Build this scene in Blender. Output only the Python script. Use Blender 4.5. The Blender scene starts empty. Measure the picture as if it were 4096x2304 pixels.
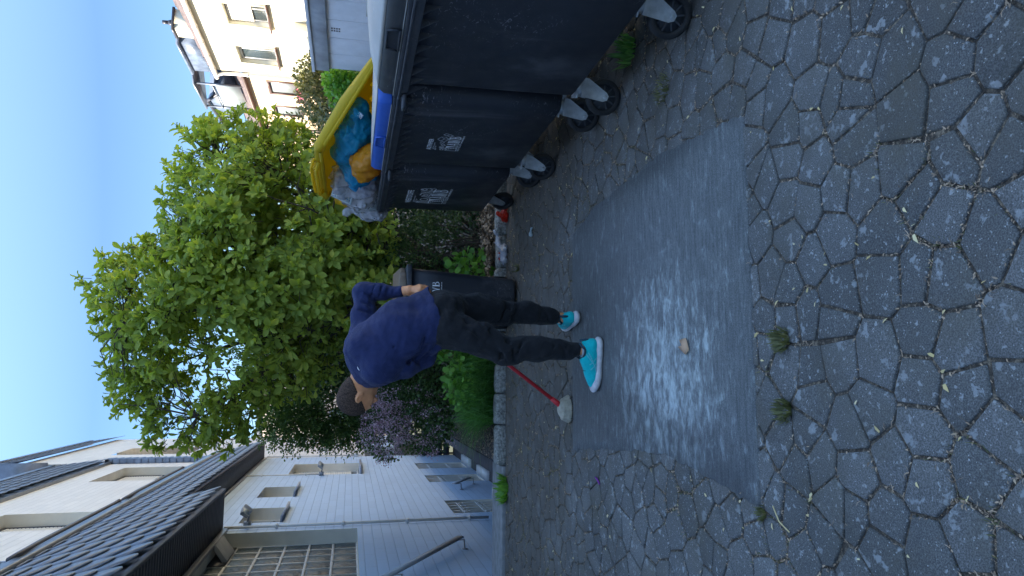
import bpy, math, random
import numpy as np
from mathutils import Vector, Matrix, Euler
from math import sin, cos, pi, radians
SC = bpy.context.scene
COL = SC.collection
# ---------------------------------------------------------------- camera (phone held upright, stored sideways)
CAMH = 1.45
_F = 2820.0
_a = np.array([-369., -648, _F]); _a /= np.linalg.norm(_a)
_d = np.array([-394., 12500, _F]); _d /= np.linalg.norm(_d)
_d = _d - _a * (_a @ _d); _d /= np.linalg.norm(_d)
_x = np.cross(_a, -_d)
if _x[0] < 0: _x = -_x
CM = np.array([_x, _a, -_d])            # world = CM @ (right, down, forward)
cd = bpy.data.cameras.new('camera'); cam = bpy.data.objects.new('camera', cd); COL.objects.link(cam)
cd.sensor_width = 36; cd.lens = _F / 4096 * 36; cd.clip_start = 0.05; cd.clip_end = 2000
_R = Matrix(((CM[0][1], CM[0][0], -CM[0][2]), (CM[1][1], CM[1][0], -CM[1][2]), (CM[2][1], CM[2][0], -CM[2][2])))
cam.matrix_world = Matrix.Translation((0, 0, CAMH)) @ _R.to_4x4()
SC.camera = cam
# ---------------------------------------------------------------- sky, sun, exposure
SUN = Vector((-0.80, 0.22, 0.52)).normalized()
w = bpy.data.worlds.new('World'); SC.world = w; w.use_nodes = True
nt = w.node_tree; bg = nt.nodes['Background']; sky = nt.nodes.new('ShaderNodeTexSky')
sky.sky_type = 'NISHITA'; sky.sun_disc = False
sky.sun_elevation = math.asin(SUN.z); sky.sun_rotation = math.atan2(SUN.x, SUN.y)
sky.altitude = 60; sky.air_density = 1.0; sky.dust_density = 0.1; sky.ozone_density = 1.5
_tc = nt.nodes.new('ShaderNodeTexCoord'); _sx = nt.nodes.new('ShaderNodeSeparateXYZ'); _rp = nt.nodes.new('ShaderNodeValToRGB'); _mx = nt.nodes.new('ShaderNodeMix')
nt.links.new(_tc.outputs['Generated'], _sx.inputs[0]); nt.links.new(_sx.outputs['Z'], _rp.inputs[0])
_e = _rp.color_ramp.elements; _e[0].position = 0.30; _e[0].color = (0.275, 0.33, 0.385, 1); _e[1].position = 0.85; _e[1].color = (1.65, 1.55, 1.40, 1)  # added tint: sky dimmed low down, lifted overhead to fill the shaded yard
_mx.data_type = 'RGBA'; _mx.blend_type = 'MULTIPLY'; _mx.inputs[0].default_value = 1
nt.links.new(sky.outputs[0], _mx.inputs[6]); nt.links.new(_rp.outputs[0], _mx.inputs[7]); nt.links.new(_mx.outputs[2], bg.inputs[0]); bg.inputs[1].default_value = 0.15
sl = bpy.data.lights.new('sun', 'SUN'); so = bpy.data.objects.new('sun', sl); COL.objects.link(so)
sl.energy = 4.0; sl.angle = radians(0.5); sl.color = (1, 0.9, 0.74)
so.rotation_euler = (-SUN).to_track_quat('-Z', 'Y').to_euler()
so.location = (0, 0, 30)
SC.view_settings.view_transform = 'Standard'; SC.view_settings.look = 'None'
SC.view_settings.gamma = 1; SC.view_settings.exposure = 2.15
SC.cycles.max_bounces = 8; SC.cycles.transparent_max_bounces = 16

# ---------------------------------------------------------------- helpers
rng = np.random.default_rng(7); random.seed(7)
def tag(o, label=None, cat=None, group=None, kind=None):
    if label: o['label'] = label
    if cat: o['category'] = cat
    if group: o['group'] = group
    if kind: o['kind'] = kind
    return o
def empty(name, loc, label, cat, group=None, rz=0):
    o = bpy.data.objects.new(name, None); COL.objects.link(o); o.location = loc; o.rotation_euler = (0, 0, rz)
    o.empty_display_size = 0.1
    return tag(o, label, cat, group)
def mesh_np(name, V, Fq, mat=None, parent=None, smooth=False, loops=None, starts=None, local=False, attr=None):
    """V (n,3); Fq: (m,3)/(m,4) int array or a list of such arrays / list of faces."""
    V = np.asarray(V, dtype=np.float32)
    if parent is not None and not local: V = V - np.array(world_loc(parent), dtype=np.float32)
    me = bpy.data.meshes.new(name)
    if loops is None:
        if isinstance(Fq, np.ndarray): Fq = [Fq]
        if len(Fq) and isinstance(Fq[0], np.ndarray):
            loops = np.concatenate([f.ravel() for f in Fq]); cnt = np.concatenate([np.full(len(f), f.shape[1]) for f in Fq])
        else:
            loops = np.array([i for f in Fq for i in f]); cnt = np.array([len(f) for f in Fq])
        starts = np.concatenate([[0], np.cumsum(cnt)[:-1]])
    me.vertices.add(len(V)); me.vertices.foreach_set('co', V.ravel())
    me.loops.add(len(loops)); me.loops.foreach_set('vertex_index', loops.astype(np.int32))
    me.polygons.add(len(starts)); me.polygons.foreach_set('loop_start', starts.astype(np.int32))
    me.update(calc_edges=True); me.validate()
    if smooth: me.polygons.foreach_set('use_smooth', np.ones(len(me.polygons), dtype=bool))
    o = bpy.data.objects.new(name, me); COL.objects.link(o)
    if mat: me.materials.append(mat)
    if parent is not None: o.parent = parent
    return o
def world_loc(o):
    l = Vector((0, 0, 0))
    while o is not None: l += o.location; o = o.parent
    return l
class MB:
    def __init__(s): s.v = []; s.f = []
    def add(s, vs, fs):
        n = len(s.v); s.v += [tuple(v) for v in vs]; s.f += [tuple(i + n for i in f) for f in fs]; return s
    def box(s, x0, x1, y0, y1, z0, z1):
        return s.add([(x0,y0,z0),(x1,y0,z0),(x1,y1,z0),(x0,y1,z0),(x0,y0,z1),(x1,y0,z1),(x1,y1,z1),(x0,y1,z1)],
              [(0,3,2,1),(4,5,6,7),(0,1,5,4),(1,2,6,5),(2,3,7,6),(3,0,4,7)])
    def rbox(s, c, h, R, b=0.0):      # rotated box, centre c, half sizes h, Matrix R
        P = [Vector(c) + R @ Vector((sx*h[0], sy*h[1], sz*h[2])) for sz in (-1,1) for sx, sy in ((-1,-1),(1,-1),(1,1),(-1,1))]
        return s.add(P, [(0,3,2,1),(4,5,6,7),(0,1,5,4),(1,2,6,5),(2,3,7,6),(3,0,4,7)])
    def tube(s, pts, rad, n=8, cap=True):
        pts = [Vector(p) for p in pts]; r = rad if isinstance(rad, (list, tuple)) else [rad]*len(pts)
        base = len(s.v); up = Vector((0.13, 0.27, 0.95))
        for i, p in enumerate(pts):
            t = (pts[min(i+1, len(pts)-1)] - pts[max(i-1, 0)]).normalized()
            a = t.cross(up)
            if a.length < 1e-3: a = t.cross(Vector((1, 0, 0)))
            a.normalize(); b = t.cross(a)
            for k in range(n):
                an = 2*pi*k/n; s.v.append(tuple(p + (a*cos(an) + b*sin(an))*r[i]))
        for i in range(len(pts)-1):
            for k in range(n):
                s.f.append((base+i*n+k, base+i*n+(k+1)%n, base+(i+1)*n+(k+1)%n, base+(i+1)*n+k))
        if cap:
            s.f.append(tuple(base+k for k in range(n))[::-1]); s.f.append(tuple(base+(len(pts)-1)*n+k for k in range(n)))
        return s
    def cyl(s, a, b, r, n=16, r2=None): return s.tube([a, b], [r, r if r2 is None else r2], n)
    def loft(s, rings, cap=True):
        n = len(rings[0]); base = len(s.v)
        for r in rings: s.v += [tuple(p) for p in r]
        for i in range(len(rings)-1):
            for k in range(n):
                s.f.append((base+i*n+k, base+i*n+(k+1)%n, base+(i+1)*n+(k+1)%n, base+(i+1)*n+k))
        if cap:
            s.f.append(tuple(base+k for k in range(n))[::-1]); s.f.append(tuple(base+(len(rings)-1)*n+k for k in range(n)))
        return s
    def build(s, name, mat, parent=None, smooth=False, bevel=0, local=False, angle=None):
        o = mesh_np(name, np.array(s.v, dtype=np.float32), s.f, mat, parent, smooth, local=local)
        if bevel:
            m = o.modifiers.new('bevel', 'BEVEL'); m.width = bevel; m.segments = 2; m.limit_method = 'ANGLE'; m.angle_limit = radians(40)
            m.harden_normals = False
        return o
def rrect(x0, x1, y0, y1, z, r, n=4, f=None):
    P = []
    for cx, cy, a0 in ((x1-r, y1-r, 0), (x0+r, y1-r, 90), (x0+r, y0+r, 180), (x1-r, y0+r, 270)):
        for k in range(n+1):
            a = radians(a0 + 90*k/n); P.append((cx + r*cos(a), cy + r*sin(a), z))
    return P

# ---------------------------------------------------------------- materials
class N:
    def __init__(s, name):
        s.m = bpy.data.materials.new(name); s.m.use_nodes = True; s.t = s.m.node_tree
        s.b = s.t.nodes['Principled BSDF']; s.out = s.t.nodes['Material Output']
    def n(s, ty, **k):
        x = s.t.nodes.new('ShaderNode' + ty)
        for a, b in k.items():
            if a.startswith('i_'):
                kk = a[2:]; kk = int(kk) if kk.isdigit() else kk.replace('_', ' ')
                x.inputs[kk].default_value = b
            else: setattr(x, a, b)
        return x
    def l(s, a, b):
        s.t.links.new(a, b)
    def coord(s, scale=(1,1,1), kind='Object', rot=(0,0,0)):
        c = s.n('TexCoord'); m = s.n('Mapping'); m.inputs['Scale'].default_value = scale; m.inputs['Rotation'].default_value = rot
        s.l(c.outputs[kind], m.inputs[0]); return m.outputs[0]
    def noise(s, vec, scale, detail=4, rough=0.55, dist=0):
        x = s.n('TexNoise'); x.inputs['Scale'].default_value = scale; x.inputs['Detail'].default_value = detail
        x.inputs['Roughness'].default_value = rough; x.inputs['Distortion'].default_value = dist
        s.l(vec, x.inputs['Vector']); return x.outputs['Fac']
    def ramp(s, fac, stops, interp='LINEAR'):
        x = s.n('ValToRGB'); x.color_ramp.interpolation = interp; e = x.color_ramp.elements
        while len(e) < len(stops): e.new(0.5)
        for q, (p, c) in zip(e, stops):
            q.position = p; q.color = (c, c, c, 1) if isinstance(c, (int, float)) else (*c, 1)
        s.l(fac, x.inputs[0]); return x.outputs[0]
    def mix(s, f, a, b, mode='MIX'):
        x = s.n('Mix', data_type='RGBA', blend_type=mode)
        for v, i in ((f, 0), (a, 6), (b, 7)):
            if isinstance(v, bpy.types.NodeSocket): s.l(v, x.inputs[i])
            elif i == 0: x.inputs[0].default_value = v
            else: x.inputs[i].default_value = (*v, 1) if not isinstance(v, (int, float)) else (v, v, v, 1)
        return x.outputs[2]
    def math(s, op, a, b=0.0):
        x = s.n('Math', operation=op)
        for v, i in ((a, 0), (b, 1)):
            if isinstance(v, bpy.types.NodeSocket): s.l(v, x.inputs[i])
            else: x.inputs[i].default_value = v
        return x.outputs[0]
    def bump(s, h, dist=0.01, strength=1.0):
        x = s.n('Bump'); x.inputs['Distance'].default_value = dist; x.inputs['Strength'].default_value = strength
        s.l(h, x.inputs['Height']); s.l(x.outputs[0], s.b.inputs['Normal']); return x
    def col(s, c):
        if isinstance(c, bpy.types.NodeSocket): s.l(c, s.b.inputs['Base Color'])
        else: s.b.inputs['Base Color'].default_value = (*c, 1)
    def rough(s, r):
        if isinstance(r, bpy.types.NodeSocket): s.l(r, s.b.inputs['Roughness'])
        else: s.b.inputs['Roughness'].default_value = r
def simple(name, c, rough=0.6, metal=0, var=0.25, scale=8, bump=0, bscale=60, spec=0.5):
    m = N(name); v = m.coord(); f = m.noise(v, scale, 5)
    lo = tuple(x*(1-var) for x in c); hi = tuple(min(1, x*(1+var)) for x in c)
    m.col(m.ramp(f, [(0.3, lo), (0.7, hi)])); m.rough(rough); m.b.inputs['Metallic'].default_value = metal
    m.b.inputs['Specular IOR Level'].default_value = spec
    if bump: m.bump(m.noise(v, bscale, 4), bump)
    return m.m
def leafmat(name, c1, c2, c3=None, trans=0.35, rough=0.45):
    m = N(name); g = m.n('NewGeometry'); v = m.coord()
    f = g.outputs['Random Per Island']; big = m.noise(v, 1.3, 2)
    s_ = m.math('ADD', m.math('MULTIPLY', f, 0.50), m.math('MULTIPLY', big, 0.62))
    st = [(0.2, c1), (0.75, c2)]
    if c3: st.append((0.97, c3))
    c = m.ramp(s_, st)
    m.col(c); m.rough(rough); m.b.inputs['Specular IOR Level'].default_value = 0.35
    t = m.n('BsdfTranslucent'); mx = m.n('MixShader'); mx.inputs[0].default_value = trans
    tc = m.mix(1.0, c, (1.25, 1.2, 0.45), 'MULTIPLY'); m.l(tc, t.inputs[0])
    m.l(m.b.outputs[0], mx.inputs[1]); m.l(t.outputs[0], mx.inputs[2]); m.l(mx.outputs[0], m.out.inputs[0])
    return m.m
M = {}
# masonry: white painted blocks on a facade along Y
def masonry(name, base, stain, axis='Y', bw=0.6, bh=0.135):
    m = N(name); c = m.n('TexCoord'); sp = m.n('SeparateXYZ'); m.l(c.outputs['Object'], sp.inputs[0])
    cb = m.n('CombineXYZ'); m.l(sp.outputs[axis], cb.inputs['X']); m.l(sp.outputs['Z'], cb.inputs['Y'])
    wob = m.noise(c.outputs['Object'], 7, 2)
    va = m.n('VectorMath', operation='ADD'); sc_ = m.n('VectorMath', operation='SCALE'); 
    nz = m.n('TexNoise'); nz.inputs['Scale'].default_value = 9; m.l(c.outputs['Object'], nz.inputs['Vector'])
    m.l(nz.outputs['Color'], sc_.inputs[0]); sc_.inputs['Scale'].default_value = 0.012
    m.l(cb.outputs[0], va.inputs[0]); m.l(sc_.outputs[0], va.inputs[1])
    b = m.n('TexBrick'); m.l(va.outputs[0], b.inputs['Vector'])
    b.inputs['Scale'].default_value = 1; b.inputs['Brick Width'].default_value = bw; b.inputs['Row Height'].default_value = bh
    b.inputs['Mortar Size'].default_value = 0.006; b.inputs['Mortar Smooth'].default_value = 0.5
    b.inputs['Color1'].default_value = (*base, 1); b.inputs['Color2'].default_value = tuple(x*0.93 for x in base) + (1,)
    b.inputs['Mortar'].default_value = tuple(x*0.80 for x in base) + (1,)
    big = m.noise(c.outputs['Object'], 0.9, 6, 0.65)
    st = m.ramp(big, [(0.45, 0.0), (0.75, 0.5)])
    m.col(m.mix(st, b.outputs['Color'], stain)); m.rough(0.75)
    h = m.math('SUBTRACT', m.math('MULTIPLY', m.noise(c.outputs['Object'], 45, 5), 0.25), b.outputs['Fac'])
    m.bump(h, 0.008, 0.8)
    return m.m
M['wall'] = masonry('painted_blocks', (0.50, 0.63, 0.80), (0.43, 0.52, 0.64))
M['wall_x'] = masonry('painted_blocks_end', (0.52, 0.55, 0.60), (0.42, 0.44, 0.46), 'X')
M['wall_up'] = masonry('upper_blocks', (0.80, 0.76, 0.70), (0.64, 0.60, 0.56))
M['reveal'] = simple('reveal_paint', (0.68, 0.64, 0.56), 0.7, var=0.08, scale=3, bump=0.002)
M['slate'] = simple('slate', (0.13, 0.165, 0.235), 0.34, var=0.35, scale=4, bump=0.004, bscale=25)
M['dark_wood'] = simple('dark_boards', (0.035, 0.034, 0.045), 0.6, var=0.4, scale=12)
M['zinc'] = simple('zinc', (0.20, 0.22, 0.25), 0.35, metal=0.6, var=0.2, scale=6)
M['white_metal'] = simple('white_metal', (0.62, 0.62, 0.61), 0.45, var=0.06)
M['grey_paint'] = simple('grey_paint', (0.28, 0.29, 0.31), 0.5, var=0.15)
M['shutter'] = simple('shutter', (0.70, 0.67, 0.61), 0.5, var=0.04)
M['dark_frame'] = simple('dark_frame', (0.05, 0.05, 0.06), 0.4)
M['brown_frame'] = simple('brown_frame', (0.10, 0.055, 0.04), 0.5)
def glassm(name, c, rough=0.08):
    m = N(name); m.col(c); m.rough(rough); m.b.inputs['Specular IOR Level'].default_value = 0.9
    v = m.coord(); m.bump(m.noise(v, 3, 2), 0.004, 0.5); return m.m
M['glass'] = glassm('window_glass', (0.05, 0.07, 0.08))
M['glass_pale'] = glassm('pale_glass', (0.30, 0.34, 0.35), 0.25)
def gblock():
    m = N('glass_block'); v = m.coord(); w_ = m.n('TexWave', wave_type='BANDS'); w_.inputs['Scale'].default_value = 9
    w_.inputs['Distortion'].default_value = 9; w_.inputs['Detail'].default_value = 3; m.l(v, w_.inputs['Vector'])
    m.col(m.ramp(m.noise(v, 2.2, 4), [(0.35, (0.035, 0.050, 0.060)), (0.7, (0.095, 0.125, 0.135))])); m.rough(0.3)
    m.b.inputs['Specular IOR Level'].default_value = 0.2
    m.bump(w_.outputs['Fac'], 0.01, 0.7); return m.m
M['gblock'] = gblock()
M['granite'] = simple('granite', (0.26, 0.26, 0.245), 0.85, var=0.65, scale=45, bump=0.012, bscale=70)
M['concrete'] = simple('concrete', (0.22, 0.225, 0.23), 0.85, var=0.25, scale=14, bump=0.005, bscale=80)
# paving stone
def stone_mat():
    m = N('paving_stone'); v = m.coord(); g = m.n('NewGeometry')
    r = g.outputs['Random Per Island']
    base = m.ramp(r, [(0, (0.108, 0.107, 0.104)), (0.5, (0.130, 0.129, 0.126)), (1, (0.156, 0.154, 0.150))])
    big = m.ramp(m.noise(v, 1.1, 4), [(0.35, 0.70), (0.65, 1.15)])
    c = m.mix(1.0, base, big, 'MULTIPLY')
    grain = m.ramp(m.noise(v, 240, 3, 0.7), [(0.42, 0.62), (0.5, 1.0), (0.60, 1.45)])
    c = m.mix(1.0, c, grain, 'MULTIPLY')
    vo = m.n('TexVoronoi'); vo.inputs['Scale'].default_value = 85; m.l(v, vo.inputs['Vector'])
    agg = m.ramp(vo.outputs['Distance'], [(0.10, 1.0), (0.20, 0.0)])
    pick = m.ramp(m.noise(v, 60, 2), [(0.45, 0.0), (0.58, 1.0)])
    c = m.mix(m.math('MULTIPLY', agg, pick), c, (0.50, 0.50, 0.50))
    li = m.ramp(m.noise(v, 15, 5, 0.6, 0.1), [(0.60, 0.0), (0.64, 0.8)])
    li = m.math('MULTIPLY', li, m.ramp(m.noise(v, 60, 4), [(0.30, 0.3), (0.5, 1.0)]))
    c = m.mix(li, c, (0.31, 0.325, 0.33))
    sp = m.ramp(m.noise(v, 48, 4, 0.55, 0.3), [(0.63, 0.0), (0.67, 0.8)])
    c = m.mix(sp, c, (0.36, 0.37, 0.37))
    moss = m.ramp(m.noise(v, 2.0, 6, 0.7), [(0.48, 0.0), (0.70, 0.75)])
    c = m.mix(moss, c, (0.095, 0.084, 0.060))
    tc = m.n('TexCoord'); sx = m.n('SeparateXYZ'); m.l(tc.outputs['Object'], sx.inputs[0])
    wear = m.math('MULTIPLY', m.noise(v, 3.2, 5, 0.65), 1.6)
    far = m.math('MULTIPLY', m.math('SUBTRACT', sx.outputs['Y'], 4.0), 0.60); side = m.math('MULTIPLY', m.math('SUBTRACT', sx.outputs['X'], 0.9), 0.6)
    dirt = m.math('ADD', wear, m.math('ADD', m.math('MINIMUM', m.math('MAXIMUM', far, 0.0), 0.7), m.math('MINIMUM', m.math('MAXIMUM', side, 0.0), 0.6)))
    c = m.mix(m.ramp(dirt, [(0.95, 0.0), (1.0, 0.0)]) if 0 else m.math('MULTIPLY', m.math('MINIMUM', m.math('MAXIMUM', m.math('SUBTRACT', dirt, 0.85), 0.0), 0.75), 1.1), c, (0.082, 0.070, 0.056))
    m.col(c); m.rough(0.8)
    m.bump(m.noise(v, 260, 4, 0.75), 0.003, 0.9); return m.m
M['stone'] = stone_mat()
def asphalt_mat():
    m = N('asphalt_patch'); v = m.coord()
    grain = m.ramp(m.noise(v, 300, 3, 0.7), [(0.4, 0.7), (0.5, 1.0), (0.62, 1.4)])
    st = m.noise(m.coord((1.4, 15, 1)), 4.0, 6, 0.65, 0.3)
    base = m.ramp(st, [(0.3, (0.095, 0.101, 0.108)), (0.7, (0.185, 0.194, 0.200))])
    c = m.mix(1.0, base, grain, 'MULTIPLY')
    fine = m.noise(m.coord((5, 60, 1)), 5.0, 5, 0.7)
    patch = m.noise(m.coord((1.0, 1.3, 1)), 1.9, 3, 0.5, 0.4)
    sp = m.n('SeparateXYZ'); tc = m.n('TexCoord'); m.l(tc.outputs['Object'], sp.inputs[0])
    # the chalky wash lies along the middle left of the patch
    dx = m.math('MULTIPLY', m.math('SUBTRACT', sp.outputs['X'], 0.0), 1.5); dy = m.math('MULTIPLY', m.math('SUBTRACT', sp.outputs['Y'], 3.15), 1.45)
    d2 = m.math('ADD', m.math('MULTIPLY', dx, dx), m.math('MULTIPLY', dy, dy))
    zone = m.ramp(d2, [(0.0, 1.0), (1.0, 0.0)])
    blot = m.noise(m.coord((3, 7, 1)), 3.0, 4, 0.6, 0.6)
    a = m.math('ADD', m.math('MULTIPLY', blot, 0.45), m.math('MULTIPLY', fine, 0.65))
    a = m.math('ADD', a, m.math('MULTIPLY', zone, 0.16))
    brk = m.noise(m.coord((1.0, 1.6, 1)), 6.5, 5, 0.62, 1.1)
    a = m.math('ADD', a, m.math('MULTIPLY', m.math('SUBTRACT', brk, 0.5), 0.42))
    wash = m.ramp(a, [(0.60, 0.0), (0.69, 0.22), (0.80, 0.75)])
    c = m.mix(wash, c, (0.64, 0.72, 0.73))
    dots = m.ramp(m.noise(v, 90, 3), [(0.68, 0.0), (0.72, 0.6)])
    c = m.mix(dots, c, (0.3, 0.3, 0.3))
    m.col(c); m.rough(0.78); m.bump(m.noise(v, 280, 4, 0.7), 0.004, 0.9); return m.m
M['asphalt'] = asphalt_mat()
def soil_mat():
    m = N('soil'); v = m.coord()
    c = m.ramp(m.noise(v, 60, 6, 0.75), [(0.3, (0.022, 0.019, 0.016)), (0.50, (0.075, 0.060, 0.046)), (0.66, (0.30, 0.24, 0.17))])
    m.col(c); m.rough(0.95); m.bump(m.noise(v, 90, 5), 0.01); return m.m
M['soil'] = soil_mat()
def pebble_mat():
    m = N('pebble_path'); v = m.coord((1, 1, 1)); vo = m.n('TexVoronoi'); vo.inputs['Scale'].default_value = 34; m.l(v, vo.inputs['Vector'])
    cc = m.ramp(m.noise(v, 60, 3), [(0.35, (0.03, 0.027, 0.03)), (0.6, (0.07, 0.06, 0.062)), (0.72, (0.3, 0.29, 0.29))])
    m.col(cc); m.rough(0.85); m.bump(vo.outputs['Distance'], 0.02); return m.m
M['pebble'] = pebble_mat()
def render_mat(name, c):
    m = N(name); v = m.coord(); f = m.noise(v, 0.8, 5, 0.6)
    m.col(m.ramp(f, [(0.3, tuple(x*0.93 for x in c)), (0.7, c)])); m.rough(0.9); m.bump(m.noise(v, 40, 5, 0.7), 0.01, 0.6); return m.m
M['cream_render'] = render_mat('cream_render', (0.82, 0.75, 0.57))
M['pink_render'] = render_mat('pink_render', (0.66, 0.50, 0.33))
M['far_render'] = render_mat('far_render', (0.62, 0.57, 0.53))
M['garage_panel'] = simple('garage_panel', (0.52, 0.55, 0.60), 0.65, var=0.07, scale=5, bump=0.003, bscale=60)
M['garage_fascia'] = simple('garage_fascia', (0.24, 0.27, 0.31), 0.6, var=0.3, scale=3)
M['tile'] = simple('roof_tile', (0.12, 0.085, 0.075), 0.6, var=0.4, scale=5)
M['bark'] = simple('bark', (0.085, 0.065, 0.05), 0.85, var=0.45, scale=30, bump=0.006, bscale=50)
M['magnolia'] = leafmat('magnolia_leaf', (0.22, 0.32, 0.08), (0.44, 0.52, 0.10), (0.72, 0.70, 0.18), 0.5, 0.6)
M['yew'] = leafmat('yew_leaf', (0.045, 0.09, 0.028), (0.13, 0.22, 0.055), None, 0.15, 0.5)
M['lilac_leaf'] = leafmat('shrub_leaf', (0.03, 0.065, 0.02), (0.10, 0.17, 0.05), None, 0.25, 0.5)
M['ivy'] = leafmat('ivy_leaf', (0.016, 0.036, 0.014), (0.06, 0.11, 0.035), None, 0.15, 0.5)
M['grass'] = leafmat('grass_blade', (0.06, 0.17, 0.045), (0.14, 0.34, 0.08), (0.34, 0.48, 0.18), 0.35, 0.5)
M['olive'] = leafmat('olive_leaf', (0.09, 0.105, 0.05), (0.20, 0.20, 0.09), (0.34, 0.28, 0.17), 0.25, 0.5)
M['bright_leaf'] = leafmat('bright_leaf', (0.08, 0.22, 0.04), (0.20, 0.42, 0.07), None, 0.35, 0.4)
def petal(name, a, b):
    m = N(name); g = m.n('NewGeometry'); m.col(m.ramp(g.outputs['Random Per Island'], [(0.1, a), (0.9, b)])); m.rough(0.7); return m.m
M['pinkflower'] = petal('pink_petals', (0.36, 0.19, 0.24), (0.70, 0.50, 0.55))
M['magenta'] = petal('magenta_petals', (0.75, 0.12, 0.25), (0.85, 0.25, 0.38))
M['litter'] = petal('dry_litter', (0.12, 0.085, 0.06), (0.50, 0.36, 0.24))
M['litter_y'] = petal('yellow_litter', (0.55, 0.42, 0.18), (0.75, 0.62, 0.34))
def bin_plastic(name, c, c2, rough=0.42):
    m = N(name); v = m.coord(); 
    sm = m.ramp(m.noise(m.coord((1, 1, 0.25)), 2.6, 6, 0.65, 0.8), [(0.52, 0.0), (0.72, 0.75)])
    sc1 = m.math('MULTIPLY', m.ramp(m.noise(m.coord((1, 1.0, 2.2)), 26, 5, 0.7, 1.5), [(0.60, 0.0), (0.66, 0.5)]), m.ramp(m.noise(v, 1.7, 3), [(0.5, 0.0), (0.62, 1.0)]))
    c_ = m.mix(sm, c, c2); c_ = m.mix(sc1, c_, tuple(min(1, x*3) for x in c2)); m.col(c_)
    m.rough(m.ramp(m.noise(v, 6, 4), [(0.3, rough), (0.7, rough+0.2)])); m.bump(m.noise(v, 220, 3), 0.0012, 0.5); return m.m
M['bin'] = bin_plastic('bin_plastic', (0.023, 0.026, 0.035), (0.15, 0.15, 0.165))
M['bin_rim'] = bin_plastic('bin_rim_plastic', (0.05, 0.054, 0.064), (0.12, 0.12, 0.13), 0.5)
M['lid_grey'] = bin_plastic('grey_lid', (0.05, 0.052, 0.056), (0.12, 0.12, 0.12), 0.45)
M['lid_pale'] = bin_plastic('pale_lid_top', (0.36, 0.34, 0.31), (0.46, 0.43, 0.38), 0.45)  # paler colour for the tops and ribs of the closed lids
M['lid_blue'] = bin_plastic('blue_lid', (0.03, 0.12, 0.52), (0.05, 0.16, 0.58), 0.35)
M['lid_yellow'] = bin_plastic('yellow_lid', (0.62, 0.50, 0.02), (0.66, 0.52, 0.05), 0.4)
def translucent(mat, f, c):
    t_ = mat.node_tree; b_ = t_.nodes['Principled BSDF']; o_ = t_.nodes['Material Output']; tr__ = t_.nodes.new('ShaderNodeBsdfTranslucent'); mx_ = t_.nodes.new('ShaderNodeMixShader')
    tr__.inputs[0].default_value = (*c, 1); mx_.inputs[0].default_value = f; t_.links.new(b_.outputs[0], mx_.inputs[1]); t_.links.new(tr__.outputs[0], mx_.inputs[2]); t_.links.new(mx_.outputs[0], o_.inputs[0])
translucent(M['lid_yellow'], .5, (.95, .70, .04))
M['lid_brown'] = bin_plastic('brown_lid', (0.23, 0.17, 0.125), (0.30, 0.23, 0.17), 0.6)
M['steel'] = simple('galvanised', (0.42, 0.44, 0.46), 0.40, metal=0.5, var=0.25, scale=25)
M['rubber'] = simple('rubber', (0.018, 0.018, 0.020), 0.75, var=0.3, scale=20)
M['print'] = simple('white_print', (0.88, 0.90, 0.93), 0.6, var=0.05)
# ---------------------------------------------------------------- ground and paving (structure)
CX0, CX1, CY0, CY1, CZ = -2.15, -0.90, 7.17, 20.95, -1.55     # sunken court beside the house
g = MB()
def quad(x0, x1, y0, y1, z): g.add([(x0,y0,z),(x1,y0,z),(x1,y1,z),(x0,y1,z)], [(0,1,2,3)])
xs = [-400, CX0, CX1, 400]; ys = [-400, CY0, CY1, 400]
for i in range(3):
    for j in range(3):
        if i == 1 and j == 1: continue
        quad(xs[i], xs[i+1], ys[j], ys[j+1], -0.035)
tag(g.build('ground', M['soil']), 'dark soil ground of the yard and garden', 'ground', kind='structure')
# polygonal paving: cells of a jittered grid, each stone with a bevelled edge
PX0, PX1, PY0, PY1 = -2.15, 4.6, -0.4, 6.66
sp = 0.149
seeds = []
row = 0; y = PY0 - sp*2
while y < PY1 + sp*2:
    x = PX0 - sp*2 + (0.5*sp if row % 2 else 0)
    while x < PX1 + sp*2:
        k = 0.40
        seeds.append((x + rng.uniform(-k, k)*sp, y + rng.uniform(-k, k)*sp)); x += sp
    y += sp*0.90; row += 1
S = np.array(seeds)
def clip(poly, n, d):
    out = []
    for i in range(len(poly)):
        a = poly[i]; b = poly[(i+1) % len(poly)]; da = a@n - d; db = b@n - d
        if da <= 0: out.append(a)
        if (da < 0 < db) or (db < 0 < da): out.append(a + (b-a)*(da/(da-db)))
    return out
def inset(poly, t):
    n = len(poly); out = []
    for i in range(n):
        a, b, c = poly[i-1], poly[i], poly[(i+1) % n]
        e1 = (b-a)/max(np.linalg.norm(b-a), 1e-6); e2 = (c-b)/max(np.linalg.norm(c-b), 1e-6)
        n1 = np.array([-e1[1], e1[0]]); n2 = np.array([-e2[1], e2[0]])
        m = n1+n2; L = m@m
        m = m/max(L, 0.35)*2*0.5*2 if L > 0 else n1
        out.append(b + m*t)
    return out
def merge(poly, t=0.018):
    out = []
    for p in poly:
        if not out or np.linalg.norm(p-out[-1]) > t: out.append(p)
    if len(out) > 1 and np.linalg.norm(out[0]-out[-1]) < t: out.pop()
    return out
pv = MB(); joints = []
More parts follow.
